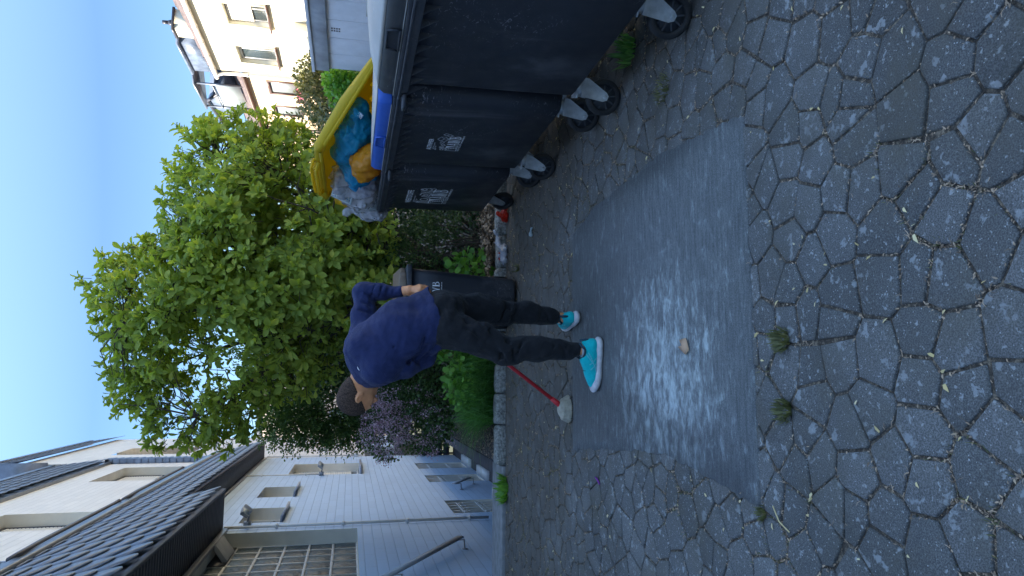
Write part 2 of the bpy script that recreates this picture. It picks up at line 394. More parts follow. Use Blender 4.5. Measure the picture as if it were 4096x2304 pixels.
for si in range(len(S)):
    s0 = S[si]
    if not (PX0 < s0[0] < PX1 and PY0 < s0[1] < PY1): continue
    if -0.22 < s0[0] < 0.86 and 2.52 < s0[1] < 4.34: continue
    d = S - s0; dd = (d**2).sum(1); nb = np.where((dd > 0) & (dd < (2.3*sp)**2))[0]
    poly = [s0+np.array(q)*0.3 for q in ((-1,-1),(1,-1),(1,1),(-1,1))]
    for j in nb[np.argsort(dd[nb])]:
        n = d[j]; poly = clip(poly, n, ((s0+S[j])/2)@n)
    for n_, d_ in (((-1,0),-PX0),((1,0),PX1),((0,1),PY1)):
        poly = clip(poly, np.array(n_, float), d_)
    poly = merge(poly)
    if len(poly) < 3: continue
    for i in range(len(poly)): joints.append((poly[i], poly[(i+1) % len(poly)]))
    tz = rng.normal(0, 0.0016); tx, ty = rng.normal(0, 0.010, 2)
    jt = 0.0028 + 0.0030*rng.random()
    rings = [(inset(poly, jt), -0.030), (inset(poly, jt), -0.0055), (inset(poly, jt+0.0018), -0.0018), (inset(poly, jt+0.0055), 0.0)]
    nP = len(poly); base = len(pv.v)
    for q, z in rings:
        for p in q: pv.v.append((p[0], p[1], z + tz + tx*(p[0]-s0[0]) + ty*(p[1]-s0[1])))
    for r in range(3):
        for k in range(nP): pv.f.append((base+r*nP+k, base+r*nP+(k+1) % nP, base+(r+1)*nP+(k+1) % nP, base+(r+1)*nP+k))
    pv.f.append(tuple(base+3*nP+k for k in range(nP)))
tag(pv.build('paving', M['stone']), 'irregular polygon concrete paving stones of the yard', 'paving', kind='structure')
jb = MB(); jb.add([(PX0,PY0,-0.008),(PX1,PY0,-0.008),(PX1,PY1,-0.008),(PX0,PY1,-0.008)], [(0,1,2,3)])
tag(jb.build('paving_joints', M['soil']), 'dark soil filling the joints between the paving stones', 'paving joints', kind='structure')
# asphalt patch, ragged edge
ap = []
def edge(a, b, n, j):
    for i in range(n):
        t = i/n; p = np.array(a)*(1-t)+np.array(b)*t; q = np.array(b)-np.array(a); q = np.array([-q[1], q[0]])/np.linalg.norm(q)
        ap.append(p + q*rng.normal(0, j))
edge((-0.445, 2.345), (1.02, 2.352), 60, 0.0022); edge((1.02, 2.352), (1.10, 3.1), 34, 0.006); edge((1.10, 3.1), (1.065, 4.06), 34, 0.006)
edge((1.065, 4.06), (0.98, 4.50), 18, 0.006); edge((0.98, 4.50), (-0.45, 4.53), 50, 0.006); edge((-0.45, 4.53), (-0.36, 3.55), 34, 0.007)
edge((-0.36, 3.55), (-0.34, 3.1), 14, 0.005); edge((-0.34, 3.1), (-0.445, 2.345), 24, 0.004)
nA = len(ap); am = MB(); am.v = [(p[0], p[1], 0.0052) for p in ap] + [(p[0]*1.001, p[1]*1.0005, -0.02) for p in ap]
am.f = [tuple(range(nA))] + [(i, i+nA, (i+1) % nA+nA, (i+1) % nA) for i in range(nA)]
tag(am.build('asphalt_patch', M['asphalt']), 'smooth dark asphalt patch streaked with chalky white wash', 'asphalt patch', kind='structure')
# far paving continuing under the bins handled above; litter, moss and seedlings in the joints
J = np.array([(a[0], a[1], b[0], b[1]) for a, b in joints])
def along(n, dens):
    """points on joints, clumped by a cheap noise"""
    P = []
    while len(P) < n:
        i = rng.integers(0, len(J)); t = rng.random(); p = J[i, :2]*(1-t)+J[i, 2:]*t
        if p[0] > 2.2: continue
        q = 0.5+0.5*math.sin(p[0]*5.1+2*math.sin(p[1]*2.3))*math.sin(p[1]*4.3+1.7*math.sin(p[0]*3.1))
        if rng.random() < dens(p, q): P.append(np.append(p, math.atan2(J[i,3]-J[i,1], J[i,2]-J[i,0])))
    return np.array(P)
def unit(a): return a/np.maximum(np.linalg.norm(a, axis=-1, keepdims=True), 1e-9)
def scatter(TV, TF, P, D, Nn, Sz):
    """copies of a template (x across, y along, z up) at P along D with normal Nn; returns V, F list"""
    D = unit(D); X = unit(np.cross(D, Nn)); Z = np.cross(X, D)
    V = P[:, None, :] + Sz[:, None, None]*(TV[None, :, 0:1]*X[:, None] + TV[None, :, 1:2]*D[:, None] + TV[None, :, 2:3]*Z[:, None])
    n = len(P); k = len(TV); out = []
    for w_ in (3, 4):
        f = np.array([q for q in TF if len(q) == w_], dtype=np.int64)
        if len(f): out.append((f[None]+(np.arange(n)*k)[:, None, None]).reshape(-1, w_))
    return V.reshape(-1, 3), out
CHIP = (np.array([(-.16,0,0),(.16,0,.05),(.24,.5,.18),(.02,1.1,.05),(-.14,.6,.12)], float), [(0,1,4),(1,2,4),(2,3,4)])
CURL = (np.array([(-.045,0,0),(.045,0,0),(.20,.5,.14),(.10,.5,.14),(.0,1.0,.05),(.06,1.0,.05)], float), [(0,1,2,3),(3,2,5,4)])
def flatrand(n, up=0.35):
    a = rng.random(n)*2*pi; D = np.stack([np.cos(a), np.sin(a), rng.normal(0, up, n)], 1)
    Nn = np.stack([rng.normal(0, .3, n), rng.normal(0, .3, n), np.ones(n)], 1); return D, Nn
def litter(name, n, dens, size, zlo, zhi, mat, label, cat, up=0.35, jit=0.006, tmpl=None):
    p = along(n, dens); n = len(p); P = np.stack([p[:,0]+rng.normal(0, jit, n), p[:,1]+rng.normal(0, jit, n), rng.uniform(zlo, zhi, n)], 1)
    D, Nn = flatrand(n, up); V, F = scatter(*(tmpl or CHIP), P, D, Nn, rng.uniform(*size, n))
    return tag(mesh_np(name, V, F, mat), label, cat, kind='stuff')
CHIP2 = CHIP
inpatch = lambda p: -0.40 < p[0] < 1.05 and 2.38 < p[1] < 4.48
litter('dry_litter', 52000, lambda p, q: 0 if inpatch(p) else (0.10+q**4)*(3.2 if p[1] > 4.2 or p[0] > 1.1 else 1.0), (0.005, 0.014), -0.009, 0.001, M['litter'],
       'brown and tan dry bud scales and crumbs caught in the paving joints', 'dry litter')
litter('fallen_petals', 620, lambda p, q: 0 if inpatch(p) else 0.3+q, (0.012, 0.026), -0.004, 0.006, M['litter_y'],
       'pale yellow fallen bud husks lying on the paving', 'fallen husks', 0.1, 0.02)
litter('bud_scale_threads', 9000, lambda p, q: 0 if inpatch(p) else (0.12+q**3), (0.008, 0.024), -0.010, 0.004, M['litter'], 'thin curled brown threads and stalks lying along the paving joints', 'stalks', 0.3, 0.007, CURL)
def mossy(p, q): return 0 if inpatch(p) else (q**6)*(0.5 if p[1] < 4.5 else 1.0)
BL = (np.array([(-.07,0,0),(.07,0,0),(.06,.5,.06),(-.06,.5,.06),(0,1,.28)], float), [(0,1,2,3),(3,2,4)])
p = along(6500, mossy); n = len(p)
P = np.stack([p[:,0]+rng.normal(0,.008,n), p[:,1]+rng.normal(0,.008,n), np.full(n,-.008)], 1); D, Nn = flatrand(n, 0.9); D[:,2] = np.abs(D[:,2])+.2
V, F = scatter(*BL, P, D, Nn, rng.uniform(.008, .026, n))
tag(mesh_np('joint_weeds', V, F, M['olive']), 'small yellow green weeds growing in the paving joints', 'weeds', kind='stuff')
def tuft(name, x, y, r, n, h, label, mat='grass', z=0.0, lean=0.7, wid=1.0, group=None):
    a = rng.random(n)*2*pi; rr = np.sqrt(rng.random(n))*r*0.45
    P = np.stack([x+rr*np.cos(a), y+rr*np.sin(a), np.full(n, z-0.008)], 1)
    b = a+rng.normal(0, .6, n); D = np.stack([np.cos(b)*lean, np.sin(b)*lean, rng.uniform(.35, 1.2, n)], 1)
    Nn = np.stack([-np.cos(b)*.8, -np.sin(b)*.8, np.ones(n)], 1)
    TV, TF = BL; TV = TV.copy(); TV[:,0] *= wid
    V, F = scatter(TV, TF, P, D, Nn, rng.uniform(.4, 1.0, n)*h)
    return tag(mesh_np(name, V, F, M[mat]), label, 'weed tuft', group)
tuft('grass_tuft', 0.14, 2.16, .07, 150, .055, 'green weed tuft at the near edge of the asphalt, level with the shoe toe', 'olive', wid=1.2)
tuft('grass_tuft', -0.10, 2.17, .07, 150, .050, 'green weed tuft at the near edge of the asphalt, left of the other one', 'olive', wid=1.2)
tuft('grass_tuft', -0.47, 2.33, .03, 70, .04, 'yellowish weed tuft at the near left corner of the asphalt', 'olive', wid=1.8)
tuft('grass_tuft', 1.80, 3.45, .16, 90, .12, 'grassy tuft behind the nearest caster of the grey lidded bin')
tuft('grass_tuft', 1.70, 2.88, .16, 70, .08, 'broad leafy weed beside the nearest caster wheel', 'olive', wid=1.6)
tuft('grass_tuft', 1.42, 3.05, .16, 160, .045, 'sparse dry weed between the asphalt and the nearest bin', 'olive')
tuft('grass_tuft', -1.00, 6.62, .24, 110, .13, 'green weed growing at the end of the granite kerb', 'bright_leaf', wid=2.2)
tuft('grass_tuft', 0.30, 6.35, .16, 160, .06, 'dry grass tuft at the foot of the brown lidded bin', 'olive')
tuft('grass_tuft', 1.0, 6.1, .05, 30, .09, 'thin dry stalks at the right foot of the brown lidded bin', 'olive')
# kerbs
def rough_block(x0, x1, y0, y1, z0, z1, seed):
    r = np.random.default_rng(seed); nx, ny, nz = 8, 4, 4; b = MB()
    def P(i, j, k):
        x = x0+(x1-x0)*i/nx; y = y0+(y1-y0)*j/ny; z = z0+(z1-z0)*k/nz
        rr = np.random.default_rng(seed*7919+i*101+j*11+k)
        e = rr.normal(0, .0035, 3)
        for v, lo, hi in ((i, 0, nx), (j, 0, ny), (k, 0, nz)): pass
        edge_ = (i in (0, nx))+(j in (0, ny))+(k == nz)
        s_ = 0.007*(edge_ >= 2)+0.007*(edge_ >= 3)
        x += (-1 if i == nx else 1 if i == 0 else 0)*s_; y += (-1 if j == ny else 1 if j == 0 else 0)*s_; z += (-s_ if k == nz else 0)
        return (x+e[0], y+e[1], z+e[2])
    idx = {}
    def vid(i, j, k):
        if (i, j, k) not in idx: idx[(i, j, k)] = len(b.v); b.v.append(P(i, j, k))
        return idx[(i, j, k)]
    for i in range(nx):
        for j in range(ny): b.f.append((vid(i,j,nz), vid(i+1,j,nz), vid(i+1,j+1,nz), vid(i,j+1,nz)))
    for k in range(nz):
        for i in range(nx):
            b.f.append((vid(i,0,k), vid(i+1,0,k), vid(i+1,0,k+1), vid(i,0,k+1))); b.f.append((vid(i,ny,k), vid(i,ny,k+1), vid(i+1,ny,k+1), vid(i+1,ny,k)))
        for j in range(ny):
            b.f.append((vid(0,j,k), vid(0,j,k+1), vid(0,j+1,k+1), vid(0,j+1,k))); b.f.append((vid(nx,j,k), vid(nx,j+1,k), vid(nx,j+1,k+1), vid(nx,j,k+1)))
    return b
kx = [-0.80, -0.42, -0.12, 0.16, 0.47, 0.79, 1.10, 1.43, 1.75, 2.1, 2.45, 2.8]
kl = ['pale weathered granite kerb block at the left end, beside the side path', 'granite kerb block at the corner of the grassy bed', 'granite kerb block in front of the grass, left of the mop handle', 'granite kerb block in front of the grass behind the man\'s shins',
      'granite kerb block just left of the brown lidded bin', 'granite kerb block right behind the brown lidded bin', 'granite kerb block behind the clear plastic litter', 'granite kerb block behind the crumpled red packet',
      'granite kerb block beside the far bin caster', 'granite kerb block behind the yellow lidded bin', 'granite kerb block hidden deep behind the yellow lidded bin']
for i in range(11):
    b = rough_block(kx[i]+.004, kx[i+1]-.004, 6.675+0.01*(i == 0), 6.84, -0.05, 0.085+rng.normal(0, .006), 10+i)
    tag(b.build('kerb_block', M['granite'], smooth=False), kl[i], 'kerb block', 'granite kerb blocks')
b = MB(); b.box(CX0+.003, -0.81, 6.70, CY0, -1.6, 0.018); o = b.build('concrete_kerb', M['concrete'], bevel=.008)
tag(o, 'flat concrete edge above the sunken court beside the white house', 'kerb')
# side path sloping in behind the kerb, retaining wall of the sunken court
b = MB(); b.add([(-0.80,6.85,.012),(-0.43,6.85,.012),(-0.43,10.6,.012),(-0.80,10.6,.012),(-0.43,20.9,-.02),(-0.80,20.9,-.02)], [(0,1,2,3),(3,2,4,5)])
tag(b.build('side_path', M['pebble']), 'narrow dark pebbly path between sunken court and garden', 'path', kind='structure')
rw = empty('retaining_wall', (-0.86, 7.2, 0), 'dark vertical panel retaining wall lining the sunken court', 'retaining wall')
b = MB(); b.box(-0.90, -0.81, CY0, 20.9, CZ-.05, -0.004); b.build('wall_panel', M['dark_wood'], rw)
b = MB()
yy = 7.4
while yy < 20.8: b.box(-0.925, -0.90, yy, yy+.05, CZ, -0.02); yy += .42
b.build('batten', M['grey_paint'], rw)
b = MB(); b.box(-0.93, -0.80, CY0+.002, 20.9, -0.003, 0.018); b.build('coping', M['dark_wood'], rw, bevel=.005)
b = MB(); b.add([(CX0,CY0,CZ),(-0.90,CY0,CZ),(-0.90,20.95,CZ),(CX0,20.95,CZ)], [(0,1,2,3)])
tag(b.build('court_floor', M['pebble']), 'floor of the sunken court beside the house', 'court floor', kind='structure')
# ---------------------------------------------------------------- white house on the left
def wallX(x, y0, y1, z0, z1, holes, sgn=1):
    b = MB(); Y = sorted({y0, y1, *[h[0] for h in holes], *[h[1] for h in holes]}); Z = sorted({z0, z1, *[h[2] for h in holes], *[h[3] for h in holes]})
    Y = [v for v in Y if y0 <= v <= y1]; Z = [v for v in Z if z0 <= v <= z1]
    for i in range(len(Y)-1):
        for j in range(len(Z)-1):
            cy, cz = (Y[i]+Y[i+1])/2, (Z[j]+Z[j+1])/2
            if any(h[0] < cy < h[1] and h[2] < cz < h[3] for h in holes): continue
            q = [(x,Y[i],Z[j]),(x,Y[i+1],Z[j]),(x,Y[i+1],Z[j+1]),(x,Y[i],Z[j+1])]
            b.add(q if sgn > 0 else q[::-1], [(0,1,2,3)])
    return b
def reveal(b, x, h, d):
    y0, y1, z0, z1 = h; x2 = x-d
    b.add([(x,y0,z0),(x,y1,z0),(x,y1,z1),(x,y0,z1),(x2,y0,z0),(x2,y1,z0),(x2,y1,z1),(x2,y0,z1)], [(0,1,5,4),(1,2,6,5),(2,3,7,6),(3,0,4,7)])
XF = -2.15
house = empty('white_house', (-3.5, 12, 0), 'white painted block house with slate skirt roofs on the left', 'house')
H_gb = (6.2, 10.95, 1.28, 3.15); H_w1 = (11.67, 12.95, 2.43, 3.03); H_w2 = (14.1, 15.4, 2.42, 3.06); H_w3 = (17.15, 19.35, 1.16, 2.77)
H_d1 = (17.8, 18.95, -1.48, -.26); H_d2 = (15.46, 16.53, -1.47, -.27); H_d3 = (11.8, 13.05, -1.15, -.27)
low_holes = [H_gb, H_w1, H_w2, H_w3, H_d1, H_d2, H_d3]
b = wallX(XF, -5, 21.0, -1.6, 4.9, low_holes)
b.add([(XF,21.0,-1.6),(-6,21.0,-1.6),(-6,21.0,0.96),(XF,21.0,0.96)], [(0,1,2,3)])
b.build('wall', M['wall'], house)
for h in low_holes: b = MB(); reveal(b, XF, h, 0.21); b.build('window_reveal', M['reveal'], house)
U1 = (11.75, 13.2, 5.0, 6.78); U2 = (17.0, 19.5, 5.0, 6.8); U3 = (3.0, 5.0, 5.0, 6.78)
b = wallX(XF, -5, 20.34, 4.9, 8.4, [U1, U2, U3]); b.build('upper_wall', M['wall_up'], house)
for h in (U1, U2, U3): b = MB(); reveal(b, XF, h, 0.21); b.build('upper_window_reveal', M['reveal'], house)
# roof slab and back of the house, so that it is a solid volume
b = MB(); b.box(-9, XF-.30, -5, 20.6, 8.35, 8.75); b.box(-9, -8.8, -5, 28.6, -.1, 8.7); b.box(-8.8, XF-.01, -5.2, -5.0, 0, 8.4); b.box(-9, XF-.26, 20.62, 28.6, 10.3, 10.5)
b.box(-8.7, XF-.02, -4.9, 20.5, 4.86, 4.89)
b.build('roof_deck', M['zinc'], house)
WIN = {}
def window(h, x, style, name='window', par=house, up=False):
    y0, y1, z0, z1 = h; xi = x-0.20; t = 0.05
    b = MB(); b.box(xi-.05, xi, y0+.003, y0+t, z0+.003, z1-.003); b.box(xi-.05, xi, y1-t, y1-.003, z0+.003, z1-.003)
    b.box(xi-.05, xi, y0+t, y1-t, z0+.003, z0+t); b.box(xi-.05, xi, y0+t, y1-t, z1-t, z1-.003)
    f = b.build(name, M['dark_frame' if up else 'white_metal'], par, bevel=.004)
    zb = z0+t
    if style in ('shutter', 'half', 'low'):
        zb = z0+t+{'shutter': .10, 'half': (z1-z0)*.5, 'low': .16}[style]
        b = MB(); z = z1-t; pr = []
        while z > zb:
            for dz, dx in ((0, -.012), (-.012, 0.0), (-.045, 0.0)): pr.append((z+dz, dx))
            z -= .057
        for i in range(len(pr)-1):
            a, c = pr[i], pr[i+1]; b.add([(xi-.012+a[1],y0+t,a[0]),(xi-.012+a[1],y1-t,a[0]),(xi-.012+c[1],y1-t,c[0]),(xi-.012+c[1],y0+t,c[0])], [(0,3,2,1)])
        b.box(xi-.03, xi-.004, y0+t, y1-t, zb-.03, zb)
        b.build('shutter', M['shutter'], f); 
    b = MB(); b.box(xi-.045, xi-.035, y0+t, y1-t, z0+t, z1-t); b.build('pane', M['glass' if style != 'pale' else 'glass_pale'], f)
    if style == 'pale':
        b = MB(); b.box(xi-.034, xi-.01, y0+t, y1-t, z0+(z1-z0)*.30, z0+(z1-z0)*.36); b.build('window_bar', M['dark_frame'], f)
    return f
def sill(h, x, par, mat='dark_frame'):
    b = MB(); y0, y1, z0, _ = h; b.add([(x-.19,y0-.04,z0+.012),(x+.09,y0-.04,z0-.012),(x+.09,y1+.04,z0-.012),(x-.19,y1+.04,z0+.012),
        (x-.19,y0-.04,z0-.03),(x+.09,y0-.04,z0-.05),(x+.09,y1+.04,z0-.05),(x-.19,y1+.04,z0-.03)], [(0,1,2,3),(7,6,5,4),(0,4,5,1),(1,5,6,2),(2,6,7,3),(3,7,4,0)])
    return b.build('sill', M['grey_paint' if mat == 'g' else mat], par)
f = window(H_w1, XF, 'pale'); sill(H_w1, XF, f, 'slate')
f = window(H_w2, XF, 'pale'); sill(H_w2, XF, f, 'slate')
f = window(H_w3, XF, 'low'); sill(H_w3, XF, f, 'slate')
f = window(U1, XF, 'shutter', up=True); f = window(U2, XF, 'half', up=True); sill(U2, XF, f, 'slate'); window(U3, XF, 'shutter', up=True)
# glass block window
f = empty('glass_block_window', (0, 0, 0), None, None); f.parent = house; f.location = (XF-.2+3.5, 8.5-12, 2.2)
b = MB(); xg = -2.36; gy, gz = 0.345, 0.33
yy = H_gb[1]; tb = MB()
while yy > H_gb[0]:
    zz = H_gb[2]
    while zz < H_gb[3]-.02:
        z1_ = min(zz+gz, H_gb[3]); y0_ = max(yy-gy, H_gb[0])
        tb.add([(xg,y0_+.018,zz+.018),(xg,yy-.018,zz+.018),(xg,yy-.018,z1_-.018),(xg,y0_+.018,z1_-.018),(xg+.012,y0_+.05,zz+.05),(xg+.012,yy-.05,zz+.05),(xg+.012,yy-.05,z1_-.05),(xg+.012,y0_+.05,z1_-.05)],
               [(0,1,5,4),(1,2,6,5),(2,3,7,6),(3,0,4,7),(4,5,6,7)]); zz += gz
    yy -= gy
tb.build('glass_tile', M['gblock'], f)
b.add([(xg-.002,H_gb[0],H_gb[2]),(xg-.002,H_gb[1],H_gb[2]),(xg-.002,H_gb[1],H_gb[3]),(xg-.002,H_gb[0],H_gb[3])], [(0,1,2,3)])
yy = H_gb[1]
while yy > H_gb[0]: b.box(xg-.001, xg+.012, yy-.016, yy+.016, H_gb[2]+.001, H_gb[3]-.001); yy -= gy
zz = H_gb[2]
while zz < H_gb[3]: b.box(xg-.001, xg+.011, H_gb[0]+.001, H_gb[1]-.001, zz-.016, zz+.016); zz += gz
b.build('mortar', M['white_metal'], f)
b = MB(); b.box(xg-.0, xg+.03, 9.9, 10.9, 2.93, 3.14); b.build('vent_frame', M['dark_frame'], f)
b = MB(); R = Euler((0, radians(-35), 0)).to_matrix(); b.rbox((xg+.13, 10.35, 3.02), (.13, .30, .03), R); b.build('vent_flap', M['grey_paint'], f, bevel=.006)
# cellar windows with ornate white grilles
for h in (H_d1, H_d2, H_d3):
    f = window(h, XF, 'pale', 'cellar_window')
    b = MB(); y0, y1, z0, z1 = h; n = 5; xg2 = XF-.03
    for k in range(n):
        yk = y0+(y1-y0)*(k+.5)/n; b.tube([(xg2, yk, z0+.02), (xg2, yk, z1-.02)], .008, 6)
    for zc in (z0+(z1-z0)*.3, z0+(z1-z0)*.7):
        b.tube([(xg2, y0+.02, zc+.06), (xg2, y1-.02, zc+.06)], .008, 6)
        for k in range(n-1):
            yc = y0+(y1-y0)*(k+1)/n
            b.tube([(xg2+.012, yc+.05*cos(a*pi/5), zc+.05*sin(a*pi/5)) for a in range(11)], .006, 5, cap=False)
    b.build('grille', M['white_metal'], f)
    b = MB(); b.box(XF+.001, XF+.20, y0-.1, y1+.1, z0-.16, z0-.02); b.build('light_shaft_ledge', M['white_metal'], f)
# slate skirts: every slate a rounded plate
def slates(b, y0, y1, bot, top, wd=.46, ex=.26, stag=True, th=.010):
    """bot/top: (x, z) of the slope's lower and upper edge"""
    p0 = Vector((bot[0], 0, bot[1])); p1 = Vector((top[0], 0, top[1])); L = (p1-p0).length; up = (p1-p0)/L; nrm = Vector((0, 1, 0)).cross(up)
    if nrm.x < 0: nrm = -nrm
    rows = int(L/ex)+1
    for r in range(rows):
        s0 = r*ex
        if s0 > L: break
        s1 = min(s0+ex*2.15, L+.02); yy = y0-(wd/2 if r % 2 else 0)
        while yy < y1:
            jx = rng.normal(0, .004); ya, yb = max(yy, y0), min(yy+wd, y1)
            if yb-ya > .03:
                arc = []; lift0 = .032+th; lift1 = .004
                for k in range(8):
                    t = k/7; e = (2*t-1); d = ex*1.0*(1-math.sqrt(max(0, 1-e*e*.97)))
                    arc.append((ya+(yb-ya)*(t*.97+.015), s0+d+jx))
                top_ = [(yb-.005, s1), (ya+.005, s1)]; pl = arc+top_; n = len(pl)
                vs = []
                for o_ in (0, -th):
                    for (yq, sq) in pl:
                        lf = lift0+(lift1-lift0)*min(1, (sq-s0)/(s1-s0))+o_
                        vs.append(p0+up*sq+nrm*lf+Vector((0, yq, 0)))
                b.add(vs, [tuple(range(n))]+[(i, i+n, (i+1) % n+n, (i+1) % n) for i in range(n)])
            yy += wd
def band(name, y0, y1, bot, top, par):
    b = MB(); slates(b, y0, y1, bot, top); o = b.build(name, M['slate'], par); return o
TOPS = (-1.98, 4.85)
sk = band('slate_skirt', 4.0, 11.23, (-1.555, 3.20), TOPS, house)
sk2 = band('slate_skirt', 11.23, 21.0, (-1.69, 3.72), TOPS, house)
b = MB(); b.add([(-1.575,-2,3.19),(-1.575,11.2,3.19),(-2.01,11.2,4.86),(-2.01,-2,4.86),(XF,11.2,4.86),(XF,11.2,3.19)], [(0,1,2,3),(1,5,4,2)])
b.add([(-1.71,11.2,3.715),(-1.71,21.0,3.715),(-2.01,21.0,4.86),(-2.01,11.2,4.86),(XF,21,4.86),(XF,21,3.715)], [(0,1,2,3),(1,5,4,2)])
b.build('skirt_backing', M['dark_wood'], house)
def boards(b, x0, x1, y0, y1, z):
    yy = y0
    while yy < y1:
        b.box(x0, x1, yy+.005, min(yy+.095, y1), z-.012, z+.006); yy += .10
    b.add([(x0,y0,z+.007),(x1,y0,z+.007),(x1,y1,z+.007),(x0,y1,z+.007)], [(0,1,2,3)])
b = MB(); boards(b, XF+.01, -1.57, -2, 11.21, 3.185); b.box(-1.60, -1.565, -2, 11.22, 3.16, 3.22); b.build('soffit', M['dark_wood'], house)
b = MB(); boards(b, XF+.01, -1.70, 11.24, 21.0, 3.71); b.box(-1.73, -1.695, 11.24, 21.0, 3.68, 3.74); b.add([(XF,11.22,3.19),(-1.585,11.22,3.19),(-1.71,11.22,3.70),(XF,11.22,3.70)], [(0,1,2,3)])
b.build('soffit', M['dark_wood'], house)
b = MB(); b.box(XF+.002, XF+.035, 11.25, 21.0, 3.63, 3.69); b.box(XF+.002, XF+.05, 2, 11.1, 3.09, 3.15); b.build('batten', M['zinc'], house)
b = MB(); b.add([(-2.0,-2,4.84),(-2.0,21.0,4.84),(-1.93,21.0,4.80),(-1.93,-2,4.80),(-1.91,21,4.93),(-1.91,-2,4.93),(XF,21,4.97),(XF,-2,4.97)], [(0,1,2,3),(3,2,4,5),(5,4,6,7)])
b.build('flashing', M['zinc'], house)
for y0_, y1_ in ((8.9, 12.6), (12.85, 17.0)):
    b = MB(); b.tube([(-1.93, y0_, 4.97), (-1.90, y0_+.12, 4.93), (-1.92, y0_+.9, 4.99), (-1.93, y1_-.1, 4.99), (-1.90, y1_, 4.95)], .035, 8)
    b.build('heating_cable_cover', M['dark_frame'], house)
tb_ = band('top_slate_band', -2, 20.6, (-2.05, 7.42), (-2.21, 8.75), house)
b = MB(); b.box(-2.26, -2.075, -5, 20.6, 7.36, 7.40); b.add([(-2.07,-5,7.41),(-2.07,20.6,7.41),(-2.24,20.6,8.76),(-2.24,-5,8.76)], [(0,1,2,3)]); b.box(-2.32, -2.17, -5, 20.65, 8.74, 8.86); b.build('top_edge', M['zinc'], house)
b = MB(); slates(b, 3.0, 9.55, (-2.09, 4.98), (-2.10, 7.3)); b.build('slate_cladding', M['slate'], house)
# vertical slate corner at the end of the upper storey
b = MB(); zz = 4.95
while zz < 7.4:
    for dy in (0, .18): b.add([(XF+.002,20.36+dy,zz),(XF+.12,20.36+dy,zz),(XF+.12,20.36+dy,zz+.19),(XF+.002,20.36+dy,zz+.19),(XF+.14,20.52+dy,zz-.03),(XF+.12,20.54+dy,zz+.19)], [(0,1,2,3),(1,4,5,2)])
    zz += .17
b.build('slate_corner', M['slate'], house)
# taller wing behind
b = wallX(XF, 21.0, 28.6, 0.96, 9.6, [(22.8, 24.9, 6.0, 8.1), (24.2, 25.5, 2.55, 3.1)]); b2 = wallX(XF, 20.6, 21.0, 4.9, 9.6, [])
b.add(b2.v, b2.f); b.add([(XF,20.62,8.6),(-9,20.62,8.6),(-9,20.62,9.6),(XF,20.62,9.6)], [(0,3,2,1)]); b.add([(XF,28.6,-1.6),(-9,28.6,-1.6),(-9,28.6,9.6),(XF,28.6,9.6)], [(0,1,2,3)])
b.build('rear_wing_wall', M['wall_up'], house)
b = MB(); b.add([(XF,23.9,-1.6),(-6,23.9,-1.6),(-6,23.9,.955),(XF,23.9,.955)], [(0,3,2,1)]); b.build('recessed_wall', M['wall_x'], house)
b = wallX(XF, 23.9, 28.6, -1.6, .955, []); b.add([(XF,21,.957),(-6,21,.957),(-6,23.9,.957),(XF,23.9,.957)], [(0,1,2,3)]); b.build('recess_ceiling', M['wall'], house)
window((22.8, 24.9, 6.0, 8.1), XF, 'shutter', up=True); f = window((24.2, 25.5, 2.55, 3.1), XF, 'pale', up=True); sill((24.2, 25.5, 2.55, 3.1), XF, f, 'slate')
band('wing_slate_band', 20.62, 28.7, (-2.05, 9.35), (-2.21, 10.45), house)
b = MB(); b.box(-2.32, -2.17, 20.58, 28.75, 10.44, 10.56); b.box(-9, -2.10, 20.56, 20.60, 8.9, 10.5); b.build('wing_edge', M['slate'], house)
# pipes, floodlights, handrails
def pipe(y, z0, z1, r=.022):
    b = MB(); b.tube([(XF+.04, y, z0), (XF+.04, y, z1)], r, 8)
    z = z0+.3
    while z < z1: b.cyl((XF+.04, y, z-.02), (XF+.04, y, z+.02), r+.012, 8); z += .95
    b.build('conduit', M['white_metal'], house)
pipe(11.15, -.72, 3.15); pipe(16.95, 2.05, 3.62, .016); pipe(20.95, .96, 3.62, .016)
b = MB(); b.box(XF+.005, XF+.09, 20.9, 21.0, 1.15, 1.27); b.build('junction_box', M['white_metal'], house, bevel=.008)
def flood(y, z):
    f = empty('floodlight', (0, 0, 0), None, None); f.parent = house; f.location = (XF+.05+3.5, y-12, z)
    b = MB(); b.box(XF+.005, XF+.08, y-.05, y+.05, z-.05, z+.05); b.tube([(XF+.06, y, z), (XF+.17, y, z-.02), (XF+.17, y-.12, z), ], .014, 6); b.tube([(XF+.17, y, z-.02), (XF+.17, y+.12, z)], .014, 6)
    b.build('bracket', M['grey_paint'], f)
    for s in (-1, 1):
        R = Euler((0, radians(38), radians(22*s))).to_matrix(); b = MB(); b.rbox((XF+.24, y+s*.15, z+.02), (.028, .075, .060), R); b.build('lamp_head', M['grey_paint'], f, bevel=.008)
        b = MB(); b.rbox(Vector((XF+.24, y+s*.15, z+.02))+R @ Vector((.029, 0, 0)), (.003, .062, .048), R); b.build('lamp_glass', M['glass_pale'], f)
flood(11.35, 2.86); flood(17.0, 2.02)
